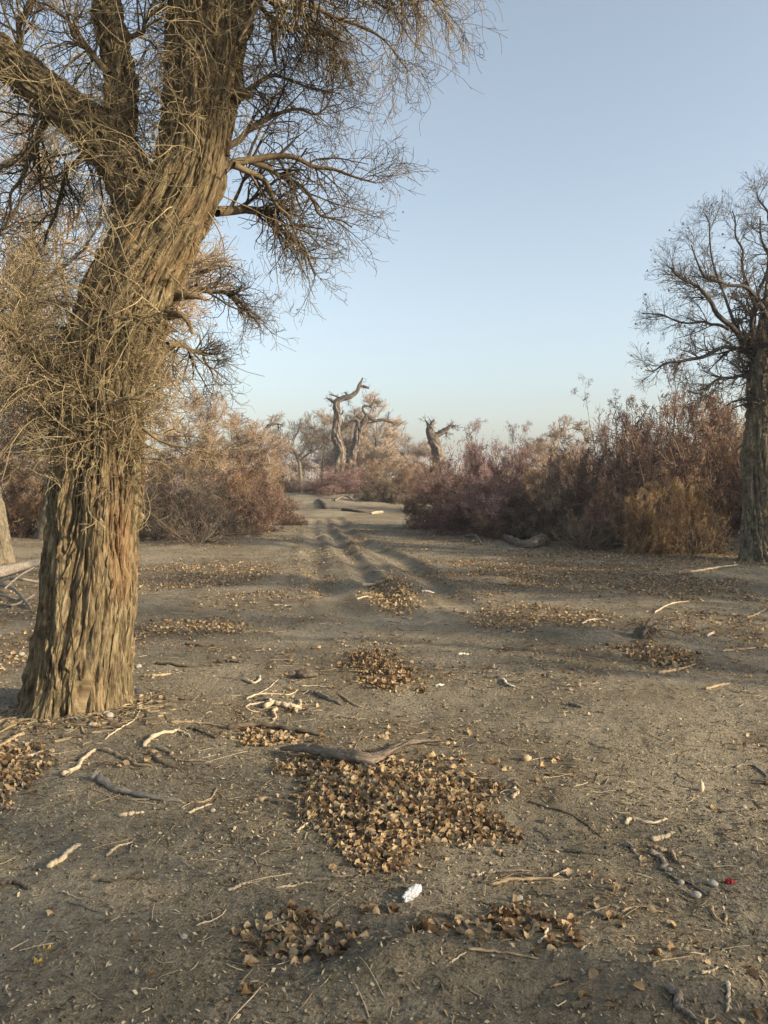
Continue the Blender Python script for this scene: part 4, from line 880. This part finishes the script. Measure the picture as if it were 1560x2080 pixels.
SHRUBS = [
    ('grey', 370, 19.5, 945, 250, .1, 'grey twiggy shrub directly right of the big trunk, touching the ground'),
    ('brown', 325, 24, 930, 230, 1.1, 'brown shrub half hidden behind the big trunk'),
    ('rust', 455, 25, 925, 200, 2.1, 'rust brown shrub in the middle of the left thicket'),
    ('brown2', 495, 21, 965, 180, 3.1, 'brown shrub at the front right of the left thicket'),
    ('rust', 528, 34, 920, 110, 4.1, 'orange tinted shrub below the small dead snag'),
    ('brown', 548, 27, 990, 90, 5.0, 'low brown shrub at the right corner of the left thicket'),
    ('brown2', 592, 24, 1042, 60, 5.0, 'knee high reddish shrub beside the start of the far sand bank'),
    ('rust', 45, 20, 955, 190, .6, 'orange shrub in the gap between the left edge and the big trunk'),
    ('brown', -60, 22, 930, 240, 2.6, 'brown shrub running out of the left edge'),
    ('rust', 110, 26, 940, 200, 1.6, 'orange brown shrub behind the left edge of the big trunk'),
    ('rust', 575, 60, 950, 60, .5, 'small reddish shrub behind the slender crooked tree'),
    ('rose', 675, 49, 952, 120, 1.5, 'rounded pink leafy shrub at the foot of the tallest snag'),
    ('rose', 640, 52, 975, 80, 2.7, 'low pink shrub right of the slender crooked tree'),
    ('rose', 712, 52, 945, 70, 0.7, 'tall pink shrub right of the rounded pink one'),
    ('grey', 775, 37, 958, 110, 2.5, 'dark grey brown shrub at the middle of the far sand bank'),
    ('rust', 815, 42, 948, 110, 3.5, 'orange shrub behind the dark grey brown one'),
    ('rose', 885, 38, 940, 90, 2.9, 'pinkish shrub hiding the foot of the stout forked snag'),
    ('rust', 858, 46, 942, 100, 4.5, 'orange shrub in front of the stout forked snag'),
    ('rust', 740, 58, 935, 120, 4.9, 'orange shrub behind the far sand bank under the drooping snag'),
    ('brown', 915, 23, 950, 170, .2, 'purple brown shrub at the left end of the right thicket'),
    ('rose', 965, 31, 872, 110, 1.2, 'tall pinkish shrub with spiky top right of the forked snag'),
    ('rose', 1035, 30, 876, 100, 2.2, 'second tall pinkish shrub with spiky top'),
    ('rose', 985, 21, 950, 200, 3.2, 'reddish brown rounded shrub left of centre in the right thicket'),
    ('brown', 1050, 20, 985, 200, 4.2, 'dark shrub hanging over the fallen log'),
    ('rust', 1100, 29, 930, 110, 5.2, 'rust coloured shrub under the fan shaped bare tree'),
    ('grey', 1150, 19, 960, 190, .3, 'dark brown shrub in the middle of the right thicket'),
    ('brown2', 1225, 21.5, 842, 120, 1.3, 'tall tufted shrub left of the highest one'),
    ('brown', 1275, 20, 858, 130, 4.3, 'brown tufted shrub touching the highest one'),
    ('brown2', 1345, 18.5, 772, 150, 2.3, 'highest shrub of the right thicket with bare stems in its middle'),
    ('gold_lit', 1425, 21, 830, 170, 3.3, 'wide rust brown shrub between the highest shrub and the leaning trunk'),
    ('brown2', 1255, 17, 990, 140, 4.4, 'dark low shrub in front of the highest one'),
    ('gold_lit', 1318, 15.8, 1000, 90, 5.3, 'small orange brown plume shrub at the front of the right thicket'),
    ('gold_lit', 1400, 16.4, 975, 130, .4, 'golden brown plume shrub just left of the leaning trunk'),
    ('brown', 1490, 20, 900, 130, 1.4, 'brown shrub directly behind the leaning trunk'),
    ('rust', 1580, 22, 900, 200, 2.4, 'orange brown shrub at the right edge of the view'),
    ('thin', 400, 17.5, 1010, 170, 3.3, 'mostly bare low shrub right of the big trunk'),
    ('thin', 1190, 16.5, 1040, 150, 5.5, 'mostly bare tangled shrub beside the fallen log'),
    ('thin', 1400, 15.8, 1035, 170, .9, 'mostly bare shrub with looping pale stems near the leaning trunk'),
]
for kd, px, Y, top, w, rz, lab in SHRUBS: put_shrub(kd, px, Y, top, w, rz, lab, GS)
for x, y, w_, k in [(12.8, 9.0, 2.4, 'brown'), (15.5, 11.0, 2.6, 'rust'), (12, 15.5, 2.8, 'brown2'), (10.5, 18, 2.6, 'grey')]:  # unseen shrubs added to shade the ground before the right thicket
    sh = SHR[k]; t = thing('tamarisk_shrub', 'unseen brown shrub added for shade beyond the right edge', 'shrub', (x, y, float(h(x, y))), x, 'unseen shade shrubs on the right'); t.scale = (w_/sh['R']*.7,)*2+(3.4/sh['H'],)
    link('stems', sh['stems'], t); link('foliage', sh['fol'], t)['kind'] = 'stuff'
# distant scrub that reads as one mass
rs = np.random.default_rng(77); n = 42000
Yd = rs.uniform(75, 150, n); Xd = rs.uniform(-1, 1, n)*Yd*.95
top = (1.2+2.6*fbm(Xd*.12, Yd*.12, 0, 4, 3)**1.3*1.8); Zd = h(Xd, Yd)+top*rs.uniform(0, 1, n)**.6
c = np.stack([Xd, Yd, Zd], -1); dd = unit(rs.normal(0, .5, (n, 3))+np.array([0, 0, .9]))*rs.uniform(.3, .8, (n, 1)); sd = unit(np.cross(dd, rs.normal(size=(n, 3))))*.06
V = np.stack([c-sd, c+sd, c+dd], 1).reshape(-1, 3); Fc = np.arange(3*n).reshape(-1, 3)
tag(link('distant_scrub', mesh_np('distant_scrub', V, [Fc], M_tam['rust'], np.repeat(np.clip(fbm(Xd*.2, Yd*.2, 0, 8, 2)+rs.normal(0, .1, n), 0, 1), 3), smooth=False)), 'far rusty scrub along the horizon', 'scrub', kind='stuff')
# ------------------------------------------------------------------ sticks, logs, stones
def stick(path, w, wood, label, cat='stick', name='fallen_stick', branches=(), lift=0., seed=0, group='sticks lying on the sand', taper=.55, rough=.12, flat_=1.0):
    rs = np.random.default_rng(abs(hash((path[0][0]*7, path[0][1]))) % 99991)
    g3 = [ground(*p) for p in path]; c0 = sum(g3)/len(g3); Yc = c0[1]
    r = w/2/F*Yc
    t = None
    def one(pp, r0, r1):
        pts = spline(np.array(pp), 22); u = np.linspace(0, 1, 22); na = 9
        seglen = np.linalg.norm(pts[-1]-pts[0])
        pts[1:-1, :2] += rs.normal(0, r*.32, (20, 2)); kk = rs.integers(3, 19, 2); pts[kk[0]:, :2] += rs.normal(0, r*.9, 2); pts[kk[1]:, :2] += rs.normal(0, r*.9, 2)
        rad = (r0+(r1-r0)*u)*(1+rs.normal(0, rough, 22)); rad[0] *= .75; rad[-1] *= .5
        pts[:, 2] = np.maximum(h(pts[:, 0], pts[:, 1]), pts[:, 2])+rad*.55+lift*np.sin(u*math.pi)+.001
        tt, n1, n2 = frames(pts); th = np.arange(na)*2*math.pi/na; prof = 1+rs.normal(0, .16, na)
        V = pts[:, None]+(rad[:, None]*prof[None]*(1+rs.normal(0, .07, (22, na))))[:, :, None]*(np.cos(th)[None, :, None]*n1[:, None]+np.sin(th)[None, :, None]*n2[:, None])
        s = np.linspace(0, seglen, 22); uv = np.stack(np.meshgrid(th*r, s), -1).reshape(-1, 2)
        i = np.arange(21)[:, None]; j = np.arange(na)[None]; jn = (j+1) % na
        q = np.stack([i*na+j, i*na+jn, (i+1)*na+jn, (i+1)*na+j], -1).reshape(-1, 4)
        V = V.reshape(-1, 3); e = len(V); V = np.vstack([V, pts[0]-tt[0]*rad[0]*.4, pts[-1]+tt[-1]*rad[-1]*1.5]); uv = np.vstack([uv, [0, 0], [0, seglen]])
        j = np.arange(na); jn = (j+1) % na
        return mesh_np(name, V-c0, [q, np.stack([jn, j, np.full(na, e)], -1), np.stack([21*na+j, 21*na+jn, np.full(na, e+1)], -1)], M_wood[wood], None, uv)
    me = one(g3, r, r*taper)
    if not branches:
        o = link(name, me); o.location = c0; return tag(o, label, cat, group)
    t = thing(name, label, cat, c0, 0, group); link('stem', me, t)
    for bpth, bw in branches: link('side_branch', one([ground(*p) for p in bpth], bw/2/F*Yc, bw/4/F*Yc), t)
    return t
ST = [
 ([(127, 1577), (143, 1567), (173, 1537), (192, 1523)], 11, 'pale', 'thick bleached stick slanting up to the right below the big trunk'),
 ([(293, 1518), (313, 1498), (350, 1488), (370, 1485), (392, 1497)], 9, 'pale', 'pale arched stick right of the thick bleached one'),
 ([(213, 1503), (240, 1483), (267, 1467), (287, 1440)], 4, 'pale', 'thin pale twig slanting away from the foot of the big trunk'),
 ([(190, 1580), (205, 1589), (233, 1607), (283, 1617), (350, 1624)], 17, 'grey', 'heavy split grey branch below the brown sticks on the left'),
 ([(207, 1523), (240, 1537), (262, 1544), (285, 1557), (320, 1565)], 9, 'tan', 'knotty brown stick just above the heavy split branch'),
 ([(310, 1537), (333, 1557), (367, 1568)], 8, 'dark', 'dark curved stick right of the knotty brown one'),
 ([(320, 1520), (347, 1530), (367, 1543), (440, 1549)], 7, 'tan', 'long brown stick pointing right from the pale arched one'),
 ([(95, 1763), (123, 1750), (150, 1732), (172, 1715)], 13, 'pale', 'short stout pale stick with a blunt knob, lower left'),
 ([(216, 1740), (240, 1721), (268, 1710)], 7, 'pale', 'slim pale stick next to the blunt stout one, lower left'),
 ([(264, 1735), (268, 1712)], 4, 'grey', 'tiny grey twig hanging from the end of a slim pale stick'),
 ([(240, 1659), (290, 1650)], 8, 'pale', 'short straight pale stick under the heavy split branch'),
 ([(382, 1653), (433, 1635)], 5, 'pale', 'thin pale stick right of the heavy split branch'),
 ([(386, 1632), (410, 1630), (430, 1622), (440, 1602)], 6, 'tan', 'bent brown twig above the thin pale stick left of the leaf heap'),
 ([(463, 1810), (512, 1796)], 7, 'pale', 'straight pale stick low left of the white tissue'),
 ([(398, 1881), (425, 1873), (450, 1861), (463, 1847)], 3.5, 'pale', 'thin pale twig ending in a hook in the lower left sand'),
 ([(-5, 1519), (20, 1505), (52, 1491)], 9, 'tan', 'flat brown stick at the left edge above the leaves'),
 ([(50, 1539), (77, 1532), (90, 1515)], 6, 'pale', 'pale elbow shaped stick above the left edge leaves'),
 ([(-5, 1797), (30, 1799), (57, 1814)], 10, 'dark', 'dark curved stick cut by the left edge, low in the view'),
 ([(20, 1931), (45, 1917), (63, 1907)], 3.5, 'pale', 'thin pale twig near the two yellow leaves'),
 ([(138, 1833), (165, 1840), (200, 1852)], 5, 'grey', 'thin grey stick in the bare sand of the lower left'),
 ([(-5, 1640), (43, 1646)], 8, 'tan', 'brown stick at the left edge below the leaves'),
 ([(200, 1790), (232, 1794), (262, 1786), (305, 1790)], 5, 'dark', 'dark thin stick below the short stout knobbed one'),
 ([(463, 1482), (522, 1477), (578, 1486), (642, 1496)], 15, 'dark', 'long brown plank of bark lying above the grey branch'),
 ([(345, 1468), (400, 1470), (463, 1480)], 6, 'tan', 'brown stick pointing at the left end of the bark plank'),
 ([(385, 1480), (410, 1490), (435, 1502)], 7, 'dark', 'short dark stick left of the bark plank'),
 ([(495, 1381), (519, 1388), (528, 1373)], 7, 'pale', 'pale V shaped stick in the middle left'),
 ([(612, 1395), (645, 1394), (680, 1396)], 4, 'pale', 'thin straight pale stick left of the orange leaf heap'),
 ([(377, 1310), (405, 1313), (434, 1314)], 7, 'dark', 'dark stick lying flat, farthest right of the big trunk foot'),
 ([(315, 1349), (384, 1354), (439, 1350)], 6, 'dark', 'long thin dark stick right of the trunk foot'),
 ([(441, 1346), (462, 1345), (484, 1349)], 9, 'dark', 'short dark stick ending the long thin dark one'),
 ([(290, 1374), (320, 1373), (350, 1370)], 7, 'tan', 'short brown stick close to the right foot of the big trunk'),
 ([(640, 1407), (668, 1418), (700, 1433)], 9, 'grey', 'grey stick with a split end below the orange leaf heap'),
 ([(690, 1412), (720, 1432), (745, 1440)], 4, 'tan', 'thin brown twig right of the split grey stick'),
 ([(515, 1627), (557, 1625), (600, 1630)], 9, 'tan', 'brown stick touching the left side of the big leaf heap'),
 ([(647, 1663), (678, 1648), (709, 1637)], 3.5, 'pale', 'thin yellowish twig lying across the big leaf heap'),
 ([(603, 1693), (618, 1678), (637, 1667)], 5, 'pale', 'short curved yellowish twig at the left rim of the big leaf heap'),
 ([(695, 1580), (703, 1594), (714, 1609)], 6, 'grey', 'short grey stick standing out of the big leaf heap'),
 ([(750, 1640), (780, 1634), (815, 1640)], 4, 'pale', 'pale twig in the middle of the big leaf heap'),
 ([(633, 1791), (674, 1786), (712, 1788)], 7, 'grey', 'grey stick just below the big leaf heap'),
 ([(560, 1805), (595, 1800), (629, 1794)], 4, 'pale', 'thin pale stick left of the grey one below the leaf heap'),
 ([(628, 1732), (662, 1735)], 5, 'grey', 'tiny grey stick beside the lower left rim of the leaf heap'),
 ([(930, 1720), (958, 1711), (1010, 1715)], 4, 'tan', 'thin curved twig on the right tail of the big leaf heap'),
 ([(955, 1779), (978, 1777), (1000, 1767)], 5, 'pale', 'pale twig right of and above the white tissue'),
 ([(985, 1775), (1030, 1773), (1078, 1772)], 6, 'grey', 'straight grey stick right of the pale twig above the tissue'),
 ([(993, 1798), (1070, 1790), (1163, 1793)], 8, 'tan', 'long brown stick lying level right of the white tissue'),
 ([(975, 1832), (1000, 1842), (1027, 1853)], 5, 'dark', 'dark thin stick slanting down below the long level one'),
 ([(913, 1957), (930, 1946), (948, 1936)], 5, 'pale', 'short pale twig right of the small sand hump'),
 ([(917, 1867), (937, 1868), (955, 1891)], 9, 'grey', 'bent grey wood piece above the scattered leaves'),
 ([(951, 1930), (1020, 1935), (1093, 1947)], 7, 'tan', 'brown stick along the lower rim of the scattered leaves'),
 ([(1041, 1622), (1051, 1603)], 8, 'pale', 'small pale stub pointing away, right of the big leaf heap'),
 ([(1270, 1675), (1285, 1663), (1327, 1674), (1360, 1666)], 8, 'pale', 'pale crooked stick on the bare sand at the right'),
 ([(1325, 1708), (1350, 1702), (1377, 1696)], 10, 'pale', 'pale wedge of wood at the top of the right hand wood cluster'),
 ([(1313, 1720), (1340, 1726), (1362, 1727)], 9, 'tan', 'smooth tan stick in the middle of the right hand wood cluster'),
 ([(1270, 1716), (1285, 1722), (1302, 1735)], 10, 'grey', 'grey bark piece at the left of the right hand wood cluster'),
 ([(1320, 1733), (1340, 1742), (1362, 1757)], 14, 'grey', 'broad grey bark piece at the bottom of the right hand wood cluster'),
 ([(1363, 1730), (1373, 1745), (1388, 1757)], 7, 'tan', 'reddish stick at the right of the right hand wood cluster'),
 ([(1300, 1760), (1330, 1756)], 5, 'tan', 'small brown stick under the right hand wood cluster'),
 ([(1493, 1560), (1523, 1554), (1545, 1565), (1559, 1582)], 5, 'grey', 'arched grey twig at the right edge'),
 ([(1355, 1776), (1380, 1790), (1400, 1793), (1437, 1817)], 7, 'grey', 'winding grey stick between the round stones'),
 ([(1446, 1843), (1450, 1863), (1472, 1877), (1472, 1853)], 8, 'tan', 'curled strip of bark below the red wrapper'),
 ([(1262, 1853), (1297, 1845), (1330, 1852), (1363, 1856)], 5, 'tan', 'thin bent brown stick low on the right'),
 ([(1180, 1931), (1203, 1918)], 5, 'pale', 'short straight pale twig low on the right'),
 ([(1093, 1918), (1110, 1903), (1123, 1880)], 6, 'pale', 'forked pale twig rising from the scattered leaves'),
 ([(1325, 1962), (1333, 1955), (1360, 1948), (1403, 1941)], 4.5, 'tan', 'thin hooked stick in the lower right sand'),
 ([(1073, 1630), (1120, 1643), (1173, 1663), (1200, 1682), (1227, 1704)], 5, 'dark', 'long dark stick slanting down right of the leaf heap'),
 ([(1147, 1730), (1190, 1733), (1233, 1738)], 5, 'dark', 'thin dark stick left of the wood cluster'),
 ([(1123, 1781), (1153, 1767)], 4, 'pale', 'tiny pale twig above the long level stick'),
 ([(1183, 1860), (1210, 1850), (1240, 1840)], 5, 'grey', 'thin grey twig right of the scattered leaves'),
 ([(1355, 2008), (1378, 2026), (1395, 2035), (1430, 2058)], 17, 'grey', 'thick knobby grey stick near the bottom right corner'),
 ([(1478, 1998), (1481, 2020), (1470, 2055)], 9, 'pale', 'upright pale stick near the bottom right corner'),
 ([(1425, 1979), (1440, 1975), (1458, 1966)], 7, 'pale', 'short pale stick above the thick knobby one'),
 ([(1400, 2060), (1440, 2072), (1455, 2062)], 4, 'tan', 'thin brown twig at the very bottom right'),
 ([(1117, 2007), (1140, 2000), (1157, 1993)], 4.5, 'tan', 'short thin stick at the bottom right of centre'),
 ([(737, 1190), (760, 1188), (787, 1180)], 6, 'pale', 'pale stick on the leafy ridge between the ruts'),
 ([(857, 1203), (880, 1205)], 5, 'white', 'short whitish stick beside the right rut'),
 ([(725, 1218), (740, 1213), (752, 1214)], 4, 'pale', 'thin pale curved twig beside the leafy ridge'),
 ([(1183, 1268), (1200, 1260), (1232, 1260)], 5, 'pale', 'pale bent stick on the crossing track'),
 ([(1337, 1369), (1370, 1362), (1412, 1349)], 7, 'tan', 'brown stick pair member nearest the leaf hollow on the right'),
 ([(1433, 1401), (1455, 1394), (1482, 1389)], 6, 'tan', 'brown stick lying farther right than the leaf hollow'),
 ([(1467, 1324), (1510, 1319), (1562, 1311)], 6, 'tan', 'long brown stick cut by the right edge'),
 ([(1437, 1294), (1445, 1287), (1455, 1283)], 6, 'pale', 'short pale curved stick right of the stump'),
 ([(1517, 1256), (1535, 1249), (1550, 1237)], 5, 'tan', 'thin stick tilted up at the right edge near the crossing track'),
 ([(1155, 1429), (1180, 1439)], 7, 'grey', 'stubby grey stick on the plain sand right of centre'),
 ([(1330, 1245), (1360, 1228), (1400, 1222)], 4, 'pale', 'thin pale stick behind the stump'),
 ([(1400, 1163), (1450, 1156), (1500, 1150)], 5, 'pale', 'long pale stick at the foot of the leaning trunk'),
 ([(930, 1330), (955, 1328)], 5, 'white', 'short whitish stick right of the orange leaf heap'),
 ([(885, 1395), (898, 1391)], 7, 'white', 'small whitish stub right of the orange leaf heap'),
 ([(1022, 1380), (1030, 1390), (1045, 1395)], 5, 'white', 'small whitish forked twig on the plain sand'),
 ([(555, 1230), (590, 1232)], 5, 'pale', 'short pale stick left of the wheel ruts'),
 ([(20, 1725), (60, 1712)], 4, 'grey', 'thin grey stick in the sand above the dark curved one'),
 ([(700, 1890), (745, 1895), (790, 1888)], 4, 'grey', 'thin grey stick behind the small sand hump'),
 ([(150, 2048), (175, 2036)], 7, 'grey', 'short grey stick in the bottom left corner'),
 ([(285, 2010), (320, 2012)], 4, 'pale', 'thin pale twig near the bottom left of centre'),
]
for row in ST: stick(row[0], row[1], row[2], row[3])
stick([(536, 1440), (553, 1431), (581, 1438), (611, 1439)], 13, 'pale', 'knotty bleached white driftwood piece with small legs in the middle left', 'driftwood', 'driftwood',
      [([(560, 1441), (561, 1450), (555, 1463)], 7), ([(606, 1440), (608, 1432), (610, 1422)], 6), ([(590, 1440), (600, 1446), (608, 1448)], 6), ([(545, 1434), (550, 1426), (560, 1425)], 7)], lift=.012, taper=.8, rough=.05, group=None)
stick([(501, 1421), (522, 1412), (560, 1411), (592, 1411), (609, 1400)], 4.5, 'pale', 'branching pale twig behind the white driftwood', 'stick', 'fallen_stick', [([(522, 1412), (545, 1398), (564, 1381)], 3.5), ([(500, 1436), (525, 1430), (540, 1428)], 4)])
stick([(1160, 1068+20), (1120, 1098), (1090, 1100)], 4, 'grey', 'thin looping root right of the fallen log', 'root', 'root', group=None)
# chunks
def chunk(px, py, sx, sy, sz, mat, name, label, cat, seed, sharp=.25, group=None, rz=0, sub=3, crumple=0):
    import bmesh
    bm = bmesh.new(); bmesh.ops.create_icosphere(bm, subdivisions=sub, radius=1)
    v = np.array([w.co[:] for w in bm.verts]); f = .62+.76*fbm(v[:, 0]*1.3+seed, v[:, 1]*1.3, v[:, 2]*1.3, seed, 3)*(1)
    v = v*(1+(f-1)*sharp*3)[:, None]
    if crumple: v = v*(1+crumple*(np.abs(noise(v[:, 0]*3.5+seed, v[:, 1]*3.5, v[:, 2]*3.5, seed+9)-.5)*4-.5))[:, None]
    for w, c in zip(bm.verts, v): w.co = Vector((c[0]*sx, c[1]*sy, c[2]*sz))
    me = bpy.data.meshes.new(name); bm.to_mesh(me); bm.free(); me.materials.append(mat)
    me.polygons.foreach_set('use_smooth', np.full(len(me.polygons), not crumple))
    o = link(name, me); g_ = ground(px, py); o.location = g_+np.array([0, 0, sz*.6]); o.rotation_euler = (0, 0, rz); return tag(o, label, cat, group)
chunk(837, 1822, .046, .017, .022, M_paper, 'paper_tissue', 'crumpled white paper tissue on bare sand below the big leaf heap', 'tissue', 4, .25, rz=.9, crumple=.16, sub=4)
chunk(1483, 1794, .016, .014, .010, M_red, 'wrapper', 'small crumpled red wrapper at the lower right', 'wrapper', 6, .3, crumple=.3)
GST = 'stones on the sand'
for px, py, r, m, lab in [(43, 1331, .028, M_stone, 'pale round stone left of the big trunk'), (281, 1356, .026, M_stone, 'pale stone at the right side of the trunk foot'), (222, 1456, .026, M_stone, 'pale grey stone just in front of the trunk foot'),
                          (185, 1474, .016, M_stone, 'small pale pebble in front of the trunk foot'), (278, 1408, .028, M_dstone, 'black stone at the right foot of the big trunk'), (1383, 1795, .012, M_stone, 'small oval stone on the winding grey stick'),
                          (1414, 1822, .017, M_stone, 'grey round stone below the winding grey stick'), (1448, 1798, .016, M_stone, 'oblong pale stone left of the red wrapper'), (1511, 1642, .012, M_stone, 'small lone pebble at the right in the open sand'),
                          (1360, 1768, .010, M_stone, 'tiny white pebble under the right hand wood cluster'), (373, 1905, .011, M_stone, 'small tan pebble in the lower left sand'), (432, 1648, .012, M_stone, 'grey pebble at the end of the thin pale stick'),
                          (1055, 1826, .012, M_stone, 'grey pebble left in the scattered leaves below the long level stick')]:
    chunk(px, py, r*1.15, r, r*.7, m, 'stone', lab, 'stone', int(px) % 50, .16, GST, rz=px)
chunk(1070, 1545, .026, .02, .018, M_wood['tan'], 'wood_chunk', 'small pale block of wood right of the grey branch', 'wood chunk', 8, .3, rz=.4)
chunk(1424, 1606, .014, .014, .030, M_wood['pale'], 'wood_chunk', 'upright pale stub of wood on the bare sand at the right', 'wood chunk', 9, .2)
chunk(620, 1375, .085, .05, .035, M_wood['dark'], 'bark_chunk', 'dark rotten bark chunk left of the orange leaf heap', 'bark', 10, .5, sub=4)
chunk(790, 1372, .03, .03, .03, M_wood['dark'], 'bark_chunk', 'dark bark chunk inside the orange leaf heap', 'bark', 11, .5)
for px, py, lab in [(97, 1930, 'upper of the two yellow leaves in the bottom left corner'), (78, 1957, 'lower of the two yellow leaves in the bottom left corner')]:
    o = link('yellow_leaf', yleaf_me); g_ = ground(px, py); o.location = g_+np.array([0, 0, .002]); o.scale = (.032,)*3; o.rotation_euler = (.2, .5, px); tag(o, lab, 'leaf', 'yellow leaves')
# upright twig in the orange heap
g_ = ground(793, 1368)
v, f, T = tubes([(g_+np.array([[[0, 0, -.02], [.004, 0, .04], [.0, 0, .09], [.008, .01, .13]]]), np.array([[.007, .006, .005, .003]]), np.array([.4]))], 6)
tag(link('upright_twig', mesh_np('upright_twig', v, f, M_twig, T)), 'short twig standing upright in the orange brown leaf heap', 'twig')
# logs
def log(rows, wood, label, seed, lift=.5, freq=10, depth=.015, name='fallen_log', branches=(), cat='log', px_len=70, body='log_body'):
    pts = []
    for px, py, w in rows:
        g_ = ground(px, py); r = w/2/F*g_[1]; pts.append([g_[0], g_[1], g_[2]+r*lift, r])
    pts = np.array(pts); org = pts[0, :3].copy()
    t = thing(name, label, cat, org)
    bark_tube(body, local(pts, org), px_len, 26, wood, depth=depth, freq=freq, twist=.6, flute=.15, seed=seed, parent=t, stretch=5)
    for b in branches:
        q = []
        for px, py, w, up in b:
            g_ = ground(px, py); q.append([g_[0], g_[1], g_[2]+up, w/2/F*g_[1]])
        bark_tube('side_branch', local(np.array(q), org), 36, 10, wood, depth=.006, freq=20, seed=seed+1, parent=t)
    return t
log([(1003, 1084, 12), (1030, 1098, 16), (1058, 1110, 18), (1080, 1112, 22), (1096, 1106, 27), (1102, 1103, 25)], M_dead2, 'grey curved log with a broken pale end in front of the right thicket', 3, depth=.035, freq=16, branches=[[(945, 1092, 5, .05), (965, 1098, 7, .12), (978, 1108, 4, .02)], [(1110, 1105, 4, .05), (1150, 1108, 4, .04), (1190, 1100, 3, .1)]])
log([(754, 1044, 6), (765, 1043, 7), (778, 1042, 6)], M_wood['pale'], 'bright pale log on the far sand bank', 5, freq=6)
log([(634, 1021, 8), (650, 1023, 10), (662, 1026, 10)], M_dead2, 'short thick weathered log at the end of the track', 6, lift=.8, freq=6, branches=[[(680, 1022, 4, .1), (700, 1018, 4, .15), (715, 1016, 3, .1)]])
log([(574, 1044, 4), (590, 1042, 5), (600, 1041, 4)], M_wood['pale'], 'pale broken log at the left of the far sand bank', 7, freq=6)
log([(695, 1036, 6), (730, 1040, 6), (762, 1038, 4)], M_dead, 'thin dark fallen branch across the far sand bank', 8, freq=6)
log([(-60, 1190, 22), (-5, 1186, 22), (40, 1172, 19), (80, 1160, 16)], M_wood['grey'], 'smooth grey log at the left edge behind the big trunk', 9, lift=2.2,
    branches=[[(0, 1195, 9, .05), (30, 1210, 8, .08), (62, 1238, 6, .02)], [(-20, 1205, 8, .02), (20, 1222, 6, .05), (50, 1225, 5, .02)], [(20, 1190, 7, .1), (50, 1195, 6, .12), (80, 1190, 4, .05)], [(-10, 1230, 6, .02), (30, 1235, 5, .04), (70, 1215, 4, .04)], [(10, 1215, 4, .12), (40, 1200, 4, .2), (70, 1180, 3, .2)]])
log([(570, 1527, 7), (609, 1533, 17), (640, 1540, 22), (680, 1551, 24), (713, 1560, 29), (742, 1564, 27), (771, 1551, 18), (810, 1524, 12), (850, 1513, 9), (905, 1506, 3)], M_dead2,
    'large forked grey branch lying across the top of the big leaf heap', 21, lift=1.7, freq=60, depth=.007, name='fallen_branch', cat='branch', px_len=150, body='stem',
    branches=[[(738, 1566, 18, .03), (765, 1574, 13, .03), (789, 1584, 10, .02), (828, 1585, 6, .02)], [(715, 1560, 6, .05), (722, 1550, 5, .09), (735, 1530, 3, .10)], [(775, 1550, 7, .04), (800, 1542, 5, .05), (842, 1520, 3, .05)], [(660, 1548, 7, .02), (640, 1556, 5, .02), (600, 1560, 3, .01)], [(740, 1570, 8, .04), (752, 1582, 6, .03), (768, 1594, 4, .02)]])
# low weathered stump with splintered roots
def stump():
    org = ground(1310, 1292); t = thing('stump', 'low splintered grey stump beside the leaf hollow on the right', 'stump', org); rs = np.random.default_rng(9)
    bark_tube('stump_body', [[0, 0, -.05, .08], [0, 0, .02, .065], [.01, 0, .06, .055], [.01, 0, .085, .04]], 30, 40, M_dead, depth=.02, freq=22, flute=.3, seed=4, parent=t, butt=.05)
    m = 34; a = rs.uniform(0, 6.28, m); st = np.stack([np.cos(a)*.05, np.sin(a)*.045, rs.uniform(.02, .1, m)], -1)
    P = walk(st, np.stack([np.cos(a), np.sin(a), rs.normal(.1, .5, m)], -1), rs.uniform(.08, .3, m), 5, 1, .15, (0, 0, -.6), rs)
    P[:, :, 2] = np.maximum(P[:, :, 2], .0)
    v, f, T = tubes([(P, rs.uniform(.003, .009, m)[:, None]*np.linspace(1, .4, 6)[None], rs.uniform(.1, .7, m))], 4); link('splinters', mesh_np('splinters', v, f, M_twig, T), t)['kind'] = 'stuff'
stump()

# ------------------------------------------------------------------ air
hm = bpy.data.materials.new('haze_air'); hm.use_nodes = True; hn = hm.node_tree.nodes; hn.clear()
pv = hn.new('ShaderNodeVolumePrincipled'); pv.inputs['Color'].default_value = (.86, .92, 1.0, 1); pv.inputs['Density'].default_value = .0009; pv.inputs['Anisotropy'].default_value = .2
ho = hn.new('ShaderNodeOutputMaterial'); hm.node_tree.links.new(pv.outputs[0], ho.inputs['Volume'])
bx = np.array([(x, y, z) for x in (-1700, 1700) for y in (-110, 900) for z in (-4, 14)], float)
me = mesh_np('haze', bx, [np.array([[0, 1, 3, 2], [4, 6, 7, 5], [0, 4, 5, 1], [2, 3, 7, 6], [0, 2, 6, 4], [1, 5, 7, 3]])], hm, smooth=False)
tag(link('haze', me), 'thin dusty air', 'haze', kind='stuff')
